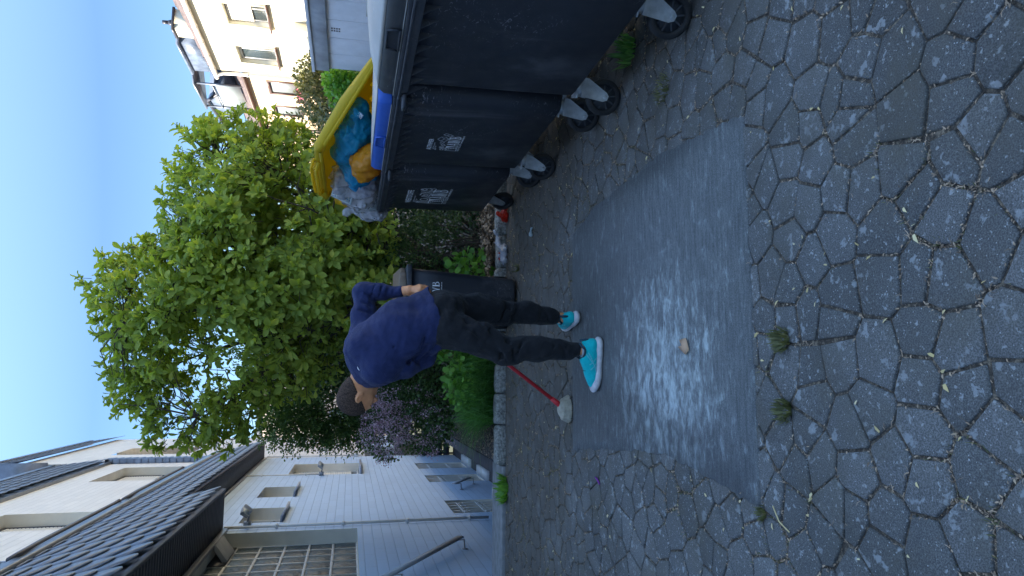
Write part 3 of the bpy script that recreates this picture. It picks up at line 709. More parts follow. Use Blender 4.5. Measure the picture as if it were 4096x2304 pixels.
def rail(y0, z0, y1, z1):
    b = MB(); v = Vector((0, y1-y0, z1-z0)).normalized(); n = Vector((0, -v.z, v.y)); x0 = XF+.12
    for o_ in ((x0, .0), (x0+.012, .0)): pass
    p = [Vector((x0, y0, z0)), Vector((x0, y1, z1))]
    b.add([p[0]-n*.045, p[1]-n*.045, p[1]+n*.045, p[0]+n*.045, p[0]-n*.045+Vector((.02,0,0)), p[1]-n*.045+Vector((.02,0,0)), p[1]+n*.045+Vector((.02,0,0)), p[0]+n*.045+Vector((.02,0,0))],
          [(0,3,2,1),(4,5,6,7),(0,1,5,4),(1,2,6,5),(2,3,7,6),(3,0,4,7)])
    for t in (.08, .92):
        q = p[0].lerp(p[1], t); b.tube([(x0, q.y, q.z-.04), (x0, q.y, q.z-.11), (XF+.005, q.y, q.z-.12)], .010, 6); b.cyl((XF+.002, q.y, q.z-.12), (XF+.012, q.y, q.z-.12), .035, 10)
    b.build('handrail', M['grey_paint'], house)
rail(7.7, 1.05, 9.45, -.02); rail(14.2, -.62, 15.0, -1.05)
# black slatted gate across the end of the sunken court
gt = empty('court_gate', (-1.5, 20.8, CZ), 'low black horizontal board gate between the house corner and the lilac shrub', 'gate')
b = MB()
for k in range(4): b.box(-2.14, -0.92, 20.78, 20.82, -1.42+k*.21, -1.25+k*.21)
b.build('board', M['dark_frame'], gt)
for x in (-2.12, -1.55, -0.98): b = MB(); b.box(x, x+.05, 20.825, 20.86, -1.55, -.60); b.build('gate_post', M['dark_frame'], gt)
# ---------------------------------------------------------------- buildings on the right and behind
rh = empty('cream_house', (12.5, 16, 0), 'sunlit cream rendered house with tiled roof on the right', 'house')
XR = 10.0; W1 = (18.95, 20.1, 3.98, 5.10); W2 = (21.45, 22.62, 3.98, 5.12); W0 = (16.3, 17.45, 3.98, 5.10); W01 = (13.7, 14.85, 3.98, 5.10)
RW = [W01, W0, W1, W2]
b = wallX(XR, 4, 23.4, -.03, 6.1, RW, -1); b.add([(XR,23.4,-.03),(17,23.4,-.03),(17,23.4,6.1),(13.5,23.4,8.05),(XR,23.4,6.1)], [(0,1,2,3,4)]); b.add([(XR,4,-.03),(17,4,-.03),(17,4,6.1),(13.5,4,8.05),(XR,4,6.1)], [(4,3,2,1,0)])
b.add([(17,4,-.03),(17,23.4,-.03),(17,23.4,6.1),(17,4,6.1)], [(0,1,2,3)])
b.build('wall', M['cream_render'], rh)
for i, h in enumerate(RW):
    y0, y1, z0, z1 = h; b = MB()
    b.add([(XR,y0,z0),(XR,y1,z0),(XR,y1,z1),(XR,y0,z1),(XR+.14,y0,z0),(XR+.14,y1,z0),(XR+.14,y1,z1),(XR+.14,y0,z1)], [(0,4,5,1),(1,5,6,2),(2,6,7,3),(3,7,4,0)])
    for a in ((y0-.10, y0, z0-.1, z1+.1), (y1, y1+.10, z0-.1, z1+.1), (y0, y1, z1, z1+.1)): b.box(XR-.02, XR+.001, *a)
    f = b.build('window', M['cream_render'], rh)
    b = MB(); x2 = XR+.14
    for a in ((y0, y0+.07, z0, z1), (y1-.07, y1, z0, z1), (y0+.07, y1-.07, z0, z0+.07), (y0+.07, y1-.07, z1-.07, z1), (y0+.42, y0+.48, z0+.07, z1-.07)): b.box(x2, x2+.05, *a)
    b.build('frame', M['brown_frame'] if 0 else M['white_metal'], f)
    b = MB(); b.box(x2+.03, x2+.035, y0+.05, y1-.05, z0+.05, z1-.05); b.build('pane', M['glass'], f)
    b = MB(); b.box(XR-.12, XR+.13, y0-.14, y1+.14, z0-.05, z0-.002); b.build('sill', M['brown_frame'], f)
    if i == 2:
        b = MB(); z = z1-.02
        while z > z0+.45: b.box(x2-.03, x2-.005, y0+.02, y1-.02, z-.045, z-.006); z -= .052
        b.build('shutter', M['shutter'], f)
b = MB(); b.box(XR-.45, XR+.002, 19.6, 20.6, 2.3, 3.3); b.build('porch_canopy', M['cream_render'], rh)
def tiles(name, x0, z0, x1, z1, y0, y1, par, mat='tile'):
    b = MB(); n = int(math.hypot(x1-x0, z1-z0)/.30); L = 3
    for i in range(n):
        a, c = i/n, (i+1)/n; yy = y0; k = 0
        xa, za, xc, zc = x0+(x1-x0)*a, z0+(z1-z0)*a, x0+(x1-x0)*c, z0+(z1-z0)*c
        while yy < y1:
            ye = min(yy+.2, y1); m_ = (yy+ye)/2
            b.add([(xa,yy,za+.01),(xa,m_,za+.055),(xa,ye,za+.01),(xc,ye,zc-.02),(xc,m_,zc+.02),(xc,yy,zc-.02),(xa,m_,za-.02)], [(0,1,4,5),(1,2,3,4),(0,6,1),(1,6,2)])
            yy = ye
    return b.build(name, M[mat], par)
tiles('roof', 9.90, 6.08, 13.5, 8.12, 3.6, 23.6, rh)
b = MB(); b.add([(13.5,3.6,8.12),(13.5,23.6,8.12),(17.3,23.6,6.0),(17.3,3.6,6.0)], [(0,1,2,3)]); b.build('roof_back', M['tile'], rh)
b = MB(); b.tube([(9.87, 3.6, 6.02), (9.87, 23.7, 6.02)], .075, 10); yy = 4
while yy < 23.6: b.cyl((9.87, yy, 6.02), (9.87, yy+.05, 6.02), .086, 10); yy += .9
b.build('gutter', M['far_render'], rh)
b = MB(); b.tube([(9.87, 23.5, 6.0), (9.92, 23.45, 5.8), (9.93, 23.42, 5.4), (9.93, 23.42, 0)], .055, 8)
for z in (5.0, 3.6, 2.2): b.cyl((9.93, 23.42, z), (9.93, 23.42, z+.06), .068, 8)
b.build('downpipe', M['white_metal'], rh)
ch = MB(); ch.box(11.0, 11.65, 22.85, 23.4, 6.3, 7.22); c_ = ch.build('chimney', M['cream_render'], rh)
b = MB(); b.box(10.95, 11.7, 22.8, 23.45, 7.22, 7.29); b.cyl((11.3, 23.1, 7.29), (11.3, 23.1, 7.45), .12, 10, .07); b.cyl((11.3, 23.1, 7.45), (11.3, 23.1, 7.62), .06, 8); b.build('chimney_cap', M['dark_frame'], c_)
# lower, warmer wing set back behind it
lh = empty('peach_house', (12.5, 28, 0), 'peach rendered lower house with slate dormers beyond the cream house', 'house')
XL = 10.12; L1 = (24.15, 25.3, 3.5, 4.55); L2 = (26.4, 27.4, 3.5, 4.55); L3 = (29.4, 30.4, 3.5, 4.5)
b = wallX(XL, 23.6, 36, -.03, 5.25, [L1, L2, L3], -1); b.add([(XL,36,-.03),(16,36,-.03),(16,36,5.25),(XL,36,5.25)], [(0,1,2,3)]); b.build('wall', M['pink_render'], lh)
for h in (L1, L2, L3):
    y0, y1, z0, z1 = h; b = MB()
    for a in ((y0, y0+.09, z0, z1), (y1-.09, y1, z0, z1), (y0+.09, y1-.09, z0, z0+.09), (y0+.09, y1-.09, z1-.09, z1)): b.box(XL-.03, XL+.06, *a)
    f = b.build('window', M['brown_frame'], lh); b = MB(); b.box(XL+.03, XL+.04, y0+.05, y1-.05, z0+.05, z1-.05); b.build('pane', M['glass_pale'], f)
tiles('roof', 10.03, 5.27, 13.2, 7.0, 23.65, 36, lh)
b = MB(); b.tube([(10.0, 23.7, 5.22), (10.0, 36, 5.22)], .07, 8); b.tube([(10.02, 28.6, 5.2), (10.02, 28.6, 0)], .05, 8); b.build('gutter', M['brown_frame'], lh)
b = MB(); b.add([(11,27.5,6.5),(11,29.6,6.0),(11.0,31.8,7.0),(11,28.7,7.25),(12.3,27.5,6.5),(12.3,29.6,6.0),(12.3,31.8,7.0),(12.3,28.7,7.25)], [(0,3,2,1),(0,1,5,4),(1,2,6,5),(2,3,7,6),(3,0,4,7)]); b.build('slate_dormer', M['slate'], lh)
b = MB(); b.tube([(10.95,27.45,6.5),(10.95,28.7,7.3),(10.95,31.9,7.05)], .07, 6); b.build('dormer_edge', M['dark_frame'], lh)
b = MB(); b.box(10.9, 12.6, 23.6, 25.75, 6.45, 7.22); b.box(10.8, 12.6, 23.5, 25.9, 7.22, 7.30); b.build('dormer', M['slate'], lh)
b = MB(); b.add([(10.5,26.0,7.20),(10.5,28.45,7.20),(12.2,28.45,7.45),(12.2,26.0,7.45),(10.5,26.0,7.27),(10.5,28.45,7.27),(12.2,28.45,7.52),(12.2,26.0,7.52)], [(0,3,2,1),(4,5,6,7),(0,1,5,4),(1,2,6,5),(2,3,7,6),(3,0,4,7)]); b.build('balcony_canopy', M['zinc'], lh)
b = MB(); b.tube([(10.6,26.1,5.5),(10.6,26.1,7.2)], .04, 6); b.tube([(10.6,28.3,5.5),(10.6,28.3,7.2)], .04, 6); b.tube([(10.55,26.1,6.62),(10.55,28.3,6.62)], .025, 6); b.build('balcony_post', M['zinc'], lh)
b = MB(); b.box(10.6, 10.62, 26.2, 28.2, 5.7, 6.6); b.build('balcony_glass', M['glass_pale'], lh)
# garage
ga = empty('garage', (8, 10, 0), 'pale grey panelled garage with grey fascia behind the bins', 'garage')
b = MB(); yy = 2.0; XG = 6.5
while yy < 14.55: b.box(XG, XG+.06, yy+.006, min(yy+.70, 14.6)-.006, -.03, 2.08); yy += .70
b.build('wall_panel', M['garage_panel'], ga, bevel=.004)
b = MB(); b.box(XG+.02, 9.4, 2.0, 14.585, -.03, 2.10); b.build('shell', M['garage_fascia'], ga)
b = MB(); b.box(XG-.05, XG+.02, 2.0, 11.0, 2.07, 2.36); b.box(XG-.05, XG+.02, 11.008, 14.63, 2.07, 2.36); b.box(XG+.02, 9.45, 14.59, 14.63, 2.07, 2.36); b.build('fascia', M['garage_fascia'], ga, bevel=.003)
b = MB(); b.box(XG-.08, 9.5, 1.95, 14.68, 2.36, 2.42); b.build('roof_edge', M['garage_panel'], ga, bevel=.004)
b = MB()
for i in range(4):
    for j in range(2): b.box(XG-.004, XG-.001, 12.80+j*.09, 12.85+j*.09, 1.83+i*.045, 1.86+i*.045)
b.build('vent', M['dark_frame'], ga)
# pale block far behind the trees
fb = empty('far_building', (-2, 36, 0), 'pale rendered flat roofed block far behind the dark conifer', 'building')
b = MB(); b.box(-4.4, 4.5, 32, 42, -.03, 5.0); b.build('wall', M['far_render'], fb)
b = MB(); b.box(-4.6, 4.7, 31.8, 42.2, 5.0, 5.25); b.build('roof', M['zinc'], fb)
b = MB(); b.box(-2.1, -1.3, 31.97, 32.02, .2, 2.3); b.build('door', M['glass_pale'], fb)
b = MB(); b.box(.3, 1.6, 31.97, 32.02, 3.2, 4.4); b.build('window', M['glass_pale'], fb)
# ---------------------------------------------------------------- implicit surfaces -> mesh (naive surface nets)
class SDF:
    def __init__(s, lo, hi, h):
        s.lo = np.array(lo, float); s.h = h; s.n = np.ceil((np.array(hi)-s.lo)/h).astype(int)+1
        s.f = np.full(tuple(s.n), 0.25, np.float32)
    def win(s, lo, hi, pad):
        a = np.clip(np.floor((np.array(lo)-pad-s.lo)/s.h).astype(int), 0, s.n); b = np.clip(np.ceil((np.array(hi)+pad-s.lo)/s.h).astype(int)+1, 0, s.n)
        if (b <= a).any(): return None, None
        ax = [s.lo[i]+np.arange(a[i], b[i])*s.h for i in range(3)]
        return tuple(slice(a[i], b[i]) for i in range(3)), np.stack(np.meshgrid(*ax, indexing='ij'), -1).astype(np.float32)
    def comb(s, sl, d, k, op):
        c = s.f[sl]
        if op == 'add':
            if k <= 0: s.f[sl] = np.minimum(c, d); return
            h_ = np.maximum(k-np.abs(c-d), 0)/k; s.f[sl] = np.minimum(c, d)-h_*h_*k*.25
        else:
            d = -d
            if k <= 0: s.f[sl] = np.maximum(c, d); return
            h_ = np.maximum(k-np.abs(c-d), 0)/k; s.f[sl] = np.maximum(c, d)+h_*h_*k*.25
    def cap(s, a, b, ra, rb=None, k=.02, op='add', flat=None):
        """tapered capsule; flat=(axis, factor>1) squeezes it along axis"""
        rb = ra if rb is None else rb; a = np.array(a, float); b = np.array(b, float); r = max(ra, rb)
        sl, P = s.win(np.minimum(a, b)-r, np.maximum(a, b)+r, max(k, .02)+2*s.h)
        if sl is None: return s
        ab = b-a; t = np.clip(((P-a)@ab)/max(ab@ab, 1e-9), 0, 1)[..., None]; D = P-(a+t*ab)
        if flat is not None:
            n = np.array(flat[0], float); n /= np.linalg.norm(n); D = D+(flat[1]-1)*(D@n)[..., None]*n
        d = np.sqrt((D**2).sum(-1))-(ra+(rb-ra)*t[..., 0])
        if flat is not None: d = d/flat[1]**.5
        s.comb(sl, d, k, op); return s
    def ell(s, c, r, R=None, k=.02, op='add'):
        """ellipsoid, radii r along the rows of R"""
        c = np.array(c, float); r = np.array(r, float); R = np.eye(3) if R is None else np.array(R, float)
        m = r.max(); sl, P = s.win(c-m, c+m, max(k, .02)+2*s.h)
        if sl is None: return s
        q = (P-c)@R.T; k0 = np.sqrt(((q/r)**2).sum(-1)); k1 = np.sqrt(((q/(r*r))**2).sum(-1))
        d = k0*(k0-1)/np.maximum(k1, 1e-6); s.comb(sl, d, k, op); return s
    def chain(s, pts, rs, k=.02, flat=None):
        for i in range(len(pts)-1): s.cap(pts[i], pts[i+1], rs[i], rs[i+1], k, flat=flat)
        return s
    def cut(s, n, d0):            # keep n.p < d0
        n = np.array(n, float); n /= np.linalg.norm(n); sl, P = s.win(s.lo, s.lo+s.n*s.h, 0); s.f[sl] = np.maximum(s.f[sl], P@n-d0); return s
    def noise(s, amp, freq, seed=0, n=4, fn=None):
        r = np.random.default_rng(seed); sl, P = s.win(s.lo, s.lo+s.n*s.h, 0)
        m = np.abs(s.f) < .04; Q = P[m]; v = np.zeros(len(Q), np.float32)
        for i in range(n):
            for j in range(5):
                d = r.normal(size=3); d /= np.linalg.norm(d); f_ = freq*(1.9**i)
                v += amp/(1.7**i)/2.2*np.sin(Q@(d*f_*2*pi)+r.uniform(0, 6.28)+1.2*np.sin(Q@(r.normal(size=3)*f_*2)))
        s.f[m] += v; return s
    def mesh(s):
        f = s.f; ins = f < 0; nx, ny, nz = f.shape
        c = np.zeros((nx-1, ny-1, nz-1), np.int8)
        for i in (0, 1):
            for j in (0, 1):
                for k in (0, 1): c += ins[i:nx-1+i, j:ny-1+j, k:nz-1+k]
        act = (c > 0) & (c < 8); I = np.argwhere(act); idx = -np.ones(act.shape, np.int64); idx[act] = np.arange(len(I))
        acc = np.zeros((len(I), 3)); cnt = np.zeros(len(I))
        cor = [(i, j, k) for i in (0, 1) for j in (0, 1) for k in (0, 1)]
        fv = {q: f[I[:, 0]+q[0], I[:, 1]+q[1], I[:, 2]+q[2]] for q in cor}
        for a in cor:
            for ax in range(3):
                if a[ax]: continue
                b = list(a); b[ax] = 1; b = tuple(b); A, B = fv[a], fv[b]; m = (A < 0) != (B < 0)
                t = np.where(m, A/np.where(m, A-B, 1), 0); p = np.tile(np.array(a, float), (len(I), 1)); p[:, ax] += t
                acc[m] += p[m]; cnt[m] += 1
        V = s.lo+(I+acc/np.maximum(cnt, 1)[:, None])*s.h
        F = []
        for ax in range(3):
            o1, o2 = [(1, 2), (2, 0), (0, 1)][ax]
            sl0 = [slice(None)]*3; sl1 = [slice(None)]*3; sl0[ax] = slice(0, -1); sl1[ax] = slice(1, None)
            A, B = ins[tuple(sl0)], ins[tuple(sl1)]; E_ = np.argwhere(A != B)
            E_ = E_[(E_[:, o1] > 0) & (E_[:, o2] > 0) & (E_[:, o1] < f.shape[o1]-1) & (E_[:, o2] < f.shape[o2]-1)]
            if not len(E_): continue
            q = []
            for d1, d2 in ((1, 1), (0, 1), (0, 0), (1, 0)):
                e = E_.copy(); e[:, o1] -= d1; e[:, o2] -= d2; q.append(idx[e[:, 0], e[:, 1], e[:, 2]])
            q = np.stack(q, 1); fl = ~A[E_[:, 0], E_[:, 1], E_[:, 2]]; q[fl] = q[fl][:, ::-1]
            F.append(q[(q >= 0).all(1)])
        return V, F
    def build(s, name, mat, parent=None, it=1):
        V, F = s.mesh(); o = mesh_np(name, V, F, mat, parent, True)
        if it:
            m = o.modifiers.new('smooth', 'SMOOTH'); m.iterations = it; m.factor = .5
        return o
# ---------------------------------------------------------------- lettering
def text_mesh(body, size, origin, ux, uy, mat, parent, name='lettering', off=0.0, wscale=1.0, right=False):
    cu = bpy.data.curves.new('lettering', 'FONT'); cu.body = body; cu.size = 1; cu.offset = off; cu.resolution_u = 3
    o = bpy.data.objects.new('tmp', cu); COL.objects.link(o); bpy.context.view_layer.update()
    me = bpy.data.meshes.new_from_object(o.evaluated_get(bpy.context.evaluated_depsgraph_get()))
    V = np.array([v.co[:] for v in me.vertices]); F = [tuple(p.vertices) for p in me.polygons]
    bpy.data.objects.remove(o); bpy.data.curves.remove(cu); bpy.data.meshes.remove(me)
    ux, uy, og = np.array(ux, float), np.array(uy, float), np.array(origin, float)
    W = og+ux*(V[:, 0:1]*size*wscale)+uy*(V[:, 1:2]*size)
    return mesh_np(name, W, F, mat, parent)
def strokes(b, paths, origin, ux, uy, w=.004):
    """polylines drawn as flat ribbons on a surface"""
    ux, uy, og = Vector(ux), Vector(uy), Vector(origin)
    for pth in paths:
        for a, c in zip(pth[:-1], pth[1:]):
            a2, c2 = Vector(a), Vector(c); d = (c2-a2)
            if d.length < 1e-6: continue
            d.normalize(); n = Vector((-d.y, d.x))*w/2; a2 = a2-d*w*.3; c2 = c2+d*w*.3
            b.add([og+ux*p.x+uy*p.y for p in (a2-n, c2-n, c2+n, a2+n)], [(0,1,2,3)])
def serif_awb(b, og, ux, uy, h, w=None):
    """A W B with serifs; unit box of each letter about 1 high"""
    L = {'A': (1.0, [([(.08,0),(.46,1)], .07), ([(.46,1),(.86,0)], .15), ([(.22,.33),(.68,.33)], .06), ([(-.04,.02),(.24,.02)], .05), ([(.68,.02),(1.02,.02)], .05)]),
         'W': (1.35, [([(.10,1),(.38,0)], .15), ([(.38,0),(.66,1)], .06), ([(.56,1),(.86,0)], .15), ([(.86,0),(1.16,1)], .06), ([(-.04,.98),(.28,.98)], .05), ([(.98,.98),(1.28,.98)], .05)]),
         'B': (.9, [([(.18,0),(.18,1)], .16), ([(0,.02),(.5,.02),(.68,.08),(.77,.26),(.68,.44),(.5,.51),(.2,.51)], .07), ([(0,.98),(.46,.98),(.62,.92),(.69,.75),(.62,.59),(.48,.52)], .07), ([(.73,.14),(.77,.26),(.72,.38)], .12), ([(.64,.68),(.67,.75),(.63,.84)], .1)])}
    x = 0
    for c in 'AWB':
        adv, st = L[c]
        for pth, wd in st: strokes(b, [[((x+p[0])*h*.82, p[1]*h) for p in pth]], og, ux, uy, wd*h*1.2)
        x += adv
    return x*h*.82
def emblem(b, og, ux, uy, w, h):
    """box emblem: frame with an arched road and a wedge"""
    strokes(b, [[(0,0),(w,0),(w,h),(0,h),(0,0)]], og, ux, uy, h*.05)
    ux_, uy_, o_ = Vector(ux), Vector(uy), Vector(og)
    b.add([o_+ux_*p[0]*w+uy_*p[1]*h for p in ((.55,1),(1,1),(1,0),(.93,.30),(.80,.62))], [(0,4,3,2,1)])
    for k in range(6):
        t = .08+k*.15; a, c = (.18+.42*math.sin(t*1.4)), 1-t
        b.add([o_+ux_*w*(a-.02)+uy_*h*(c-.0), o_+ux_*w*(a+.20)+uy_*h*(c-.02), o_+ux_*w*(a+.24)+uy_*h*(c-.09), o_+ux_*w*(a+.01)+uy_*h*(c-.08)], [(0,3,2,1)])
# ---------------------------------------------------------------- four wheeled containers
def caster(root, x, y, ztop, yaw):
    """swivel caster: plate at ztop, wheel on the ground"""
    c = empty('caster', (0, 0, 0), None, None); c.parent = root; c.location = Vector((x, y, 0))-world_loc(root)
    c.rotation_euler = (0, 0, 0); R = Matrix.Rotation(yaw, 3, 'Z'); T = lambda p: Vector((x, y, 0))+R @ Vector(p)
    # in the caster frame the wheel rolls along x and its axle runs along y; trail to -x
    ax = Vector((-.045, 0, .1))
    b = MB(); n = 28; prof = [(.100,-.016),(.100,.016),(.096,.023),(.080,.025),(.070,.022),(.070,-.022),(.080,-.025),(.096,-.023)]
    for k in range(n):
        a = 2*pi*k/n; b.v += [tuple(T(ax+Vector((r*cos(a), w_, r*sin(a))))) for r, w_ in prof]
    m = len(prof); b.f = [(k*m+j, k*m+(j+1) % m, ((k+1) % n)*m+(j+1) % m, ((k+1) % n)*m+j) for k in range(n) for j in range(m)]
    wh = b.build('wheel', M['rubber'], c, smooth=True)
    b = MB()
    b.cyl(T(ax+Vector((0,-.020,0))), T(ax+Vector((0,.020,0))), .026, 14)
    for k in range(9):
        a = 2*pi*k/9; d = Vector((cos(a), 0, sin(a))); q = Vector((-sin(a), 0, cos(a)))*.004
        for s_ in (-1, 1): b.add([T(ax+d*.022+q+Vector((0,s_*.015,0))), T(ax+d*.022-q+Vector((0,s_*.015,0))), T(ax+d*.072-q+Vector((0,s_*.012,0))), T(ax+d*.072+q+Vector((0,s_*.012,0)))], [(0,1,2,3)])
    b.cyl(T(ax+Vector((0,-.004,0))), T(ax+Vector((0,.004,0))), .071, 24)
    b.build('rim', M['bin_rim'], wh)
    b = MB()
    for s_ in (-1, 1):
        y0 = s_*.033; P = [(.05,y0,.235),(-.05,y0,.235),(-.068,y0,.112),(-.060,y0,.088),(-.038,y0,.080),(-.020,y0,.094),(.048,y0,.205)]
        q = [T(p) for p in P]+[T((p[0], p[1]+s_*.004, p[2])) for p in P]; k = len(P)
        b.add(q, [tuple(range(k)), tuple(range(k, 2*k))[::-1]]+[(i, (i+1) % k, (i+1) % k+k, i+k) for i in range(k)])
    b.cyl(T((-.045,-.045,.1)), T((-.045,.045,.1)), .011, 8)
    b.rbox(T((0,0,.2365)), (.052,.037,.003), R); b.cyl(T((0,0,.240)), T((0,0,.262)), .046, 20); b.rbox(T((0,0,.268)), (.062,.05,.005), R)
    b.rbox(T((.06,0,.235)), (.03,.012,.012), R)
    b.cyl(T((0,0,.27)), T((0,0,ztop)), .03, 12)
    b.build('fork', M['steel'], c, bevel=.0015)
def container(y0, label, group, lidmat, open_lid, casters, dm=1.0):
    W = 1.36; y1 = y0+W; XA = 1.50; XB = 2.48
    root = empty('waste_container', (2.0, y0+W/2, 0), label, 'waste container', group)
    b = MB(); rings = []
    for z, dx, dy, r in ((.285, .085, .085, .06), (.305, .064, .064, .08), (.62, .058, .058, .085), (.95, .055, .055, .085), (1.12, .053, .054, .08), (1.205, .052, .053, .07)):
        rings.append(rrect(XA+dx, XB-dx, y0+dy, y1-dy, z, r, 5))
    b.loft(rings); o = b.build('body', M['bin'], root, smooth=True)
    # gusset fins below the rim
    fb_ = MB(); yy = y0+.075
    while yy < y1-.05:
        xf = XA+.058; fb_.add([(xf,yy-.005,1.205),(xf-.055,yy-.005,1.205),(xf+.006,yy-.003,1.100),(xf,yy+.003,1.205),(xf-.055,yy+.003,1.205),(xf+.006,yy+.003,1.100)], [(0,1,2),(3,5,4),(0,3,4,1),(1,4,5,2)])
        # triangular pocket beside each fin
        yy += .122
    b = MB(); b.add(fb_.v, fb_.f); t = .055
    def frame(z0, z1, e, r=.05, tt=t):
        o_ = rrect(XA-e, XB+e, y0-e+.012, y1+e-.012, 0, r, 4); i_ = rrect(XA+tt, XB-tt, y0+tt, y1-tt, 0, r, 4); n = len(o_); base = len(b.v)
        for z in (z0, z1):
            b.v += [(p[0], p[1], z) for p in o_]
        for z in (z0, z1):
            b.v += [(p[0], p[1], z) for p in i_]
        for k in range(n):
            q = (k+1) % n; b.f += [(base+k, base+q, base+n+q, base+n+k), (base+2*n+k, base+3*n+k, base+3*n+q, base+2*n+q), (base+n+k, base+n+q, base+3*n+q, base+3*n+k), (base+k, base+2*n+k, base+2*n+q, base+q)]
    frame(1.200, 1.236, -.001); frame(1.2365, 1.249, .012); frame(1.2495, 1.268, .002)
    b.build('rim', M['bin_rim'], root, bevel=.003)
    b = MB(); b.tube([(XA-.002, y1-.10, 1.215), (XA-.05, y1-.06, 1.215), (XA-.05, y1+.0, 1.215), (XA+.02, y1+.005, 1.215)], .012, 6)
    for k in (0, 1): b.cyl((1.98, (y0, y1)[k]-.0, 1.14), (1.98, (y0-.045, y1+.045)[k] if 0 else (y0-.004, y1+.004)[k], 1.14), .025, 10)
    b.build('trunnion', M['bin_rim'], root)
    # lid
    if not open_lid:
        l = MB(); e = .004
        z0 = 1.272; rg = [rrect(XA+.004, XB+e, y0+.02, y1-.02, z0, .05, 5), rrect(XA+.008, XB+e, y0+.022, y1-.022, z0+.05, .05, 5), rrect(XA+.022, XB, y0+.03, y1-.03, z0+.078, .06, 5),
              rrect(XA+.06, XB-.02, y0+.07, y1-.07, z0+.083+.012*dm, .07, 5), rrect(XA+.16, XB-.10, y0+.13, y1-.13, z0+.088+.040*dm, .09, 5), rrect(XA+.30, XB-.2, y0+.3, y1-.3, z0+.090+.062*dm, .09, 5)]
        l.loft(rg[:3]); lid = l.build('lid', lidmat, root, smooth=False, bevel=.004)
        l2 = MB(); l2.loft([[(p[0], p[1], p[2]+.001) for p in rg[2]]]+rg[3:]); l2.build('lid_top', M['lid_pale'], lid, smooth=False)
        h = MB(); yc = (y0+y1)/2
        h.add([(XA-.0,yc-.10,z0+.012),(XA-.0,yc+.10,z0+.012),(XA+.004,yc+.09,z0+.060),(XA+.004,yc-.09,z0+.060)], [(0,3,2,1)])
        for a, c in (((yc-.10,z0+.010),(yc+.10,z0+.010)), ((yc+.10,z0+.010),(yc+.085,z0+.066)), ((yc+.085,z0+.066),(yc-.085,z0+.066)), ((yc-.085,z0+.066),(yc-.10,z0+.010))):
            h.tube([(XA+.001, a[0], a[1]), (XA+.001, c[0], c[1])], .006, 6)
        h.build('lid_handle', M['bin'] if lidmat == M['lid_grey'] else lidmat, lid)
        st = MB(); st.box(XA+.0, XA+.006, y0+.05, y1-.05, z0-.001, z0+.004); 
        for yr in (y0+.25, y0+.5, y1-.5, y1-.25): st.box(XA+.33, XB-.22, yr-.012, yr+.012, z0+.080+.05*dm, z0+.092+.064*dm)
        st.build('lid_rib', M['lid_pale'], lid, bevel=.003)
    else:
        R = Matrix.Rotation(radians(28), 3, 'Y'); piv = Vector((XB-.02, (y0+y1)/2, 1.27)); Lx = .93; hw = W/2+.015
        T = lambda p: piv+R @ Vector(p)       # local: -x towards the front edge, z up from the lid plane
        l = MB(); prof = [(-Lx, -.005), (-Lx-.012, .055), (-Lx+.03, .085), (-.5, .105), (-.05, .07), (0, .0)]
        ys = [-hw, -hw+.008, -hw+.05, -hw+.3, 0, hw-.3, hw-.05, hw-.008, hw]; zs = [0, .55, .9, 1, 1.06, 1, .9, .55, 0]
        for yk, zk in zip(ys, zs):
            l.v += [tuple(T((p[0], yk, p[1]*(zk if 0 < i < 5 else 1)))) for i, p in enumerate(prof)]
        m = len(prof)
        for a in range(len(ys)-1):
            for i in range(m-1): l.f.append((a*m+i, a*m+i+1, (a+1)*m+i+1, (a+1)*m+i))
        lid = l.build('lid', lidmat, root, smooth=False); md = lid.modifiers.new('solid', 'SOLIDIFY'); md.thickness = .006
        e = MB(); e.tube([T((0,-hw,0)), T((-Lx+.06,-hw,0)), T((-Lx,-hw+.06,0)), T((-Lx,hw-.06,0)), T((-Lx+.06,hw,0)), T((0,hw,0))], .014, 6); e.build('lid_edge', lidmat, lid)
        h = MB(); bar = [T((-Lx-.01,-.42,.02)), T((-Lx-.065,-.36,.015)), T((-Lx-.07,0,.015)), T((-Lx-.065,.36,.015)), T((-Lx-.01,.42,.02))]; h.tube(bar, .015, 7)
        bar2 = [q+R @ Vector((.0, 0, .045)) for q in bar]; h.tube(bar2, .012, 7)
        for k in range(15):
            y_ = -.36+.72*k/14; h.tube([T((-Lx-.068,y_,.015)), T((-Lx-.068,y_,.06)), T((-Lx,y_,.05))], .006, 4)
        h.build('lid_handle', lidmat, lid)
        r = MB()
        for y_ in (-.45, -.15, .15, .45): r.add([T((-Lx+.04,y_,.0)), T((-.1,y_,.0)), T((-.1,y_,.085)), T((-Lx+.04,y_,.07))], [(0,1,2,3)])
        r.build('lid_rib', lidmat, lid)
    for (cx, cy, yw) in casters: caster(root, cx, cy, .30, yw)
    return root
GRP = 'four wheeled waste containers in a row'
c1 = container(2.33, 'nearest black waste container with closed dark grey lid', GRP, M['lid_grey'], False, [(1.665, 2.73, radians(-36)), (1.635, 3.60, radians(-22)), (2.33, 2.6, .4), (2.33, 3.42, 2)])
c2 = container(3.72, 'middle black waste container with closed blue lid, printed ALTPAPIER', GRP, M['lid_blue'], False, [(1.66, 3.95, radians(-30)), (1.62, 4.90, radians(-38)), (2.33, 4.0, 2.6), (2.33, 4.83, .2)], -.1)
c3 = container(5.11, 'far black waste container with propped yellow lid, overfull, printed WERTSTOFFE', GRP, M['lid_yellow'], True, [(1.68, 5.32, radians(-25)), (1.70, 6.30, radians(-60)), (2.33, 5.35, 1.5), (2.33, 6.2, .9)])
UX, UY = (0, -1, 0), (-.010, 0, 1)
def front_x(z): return 1.5+np.interp(z, [.62, .95, 1.12, 1.205], [.058, .055, .053, .052])
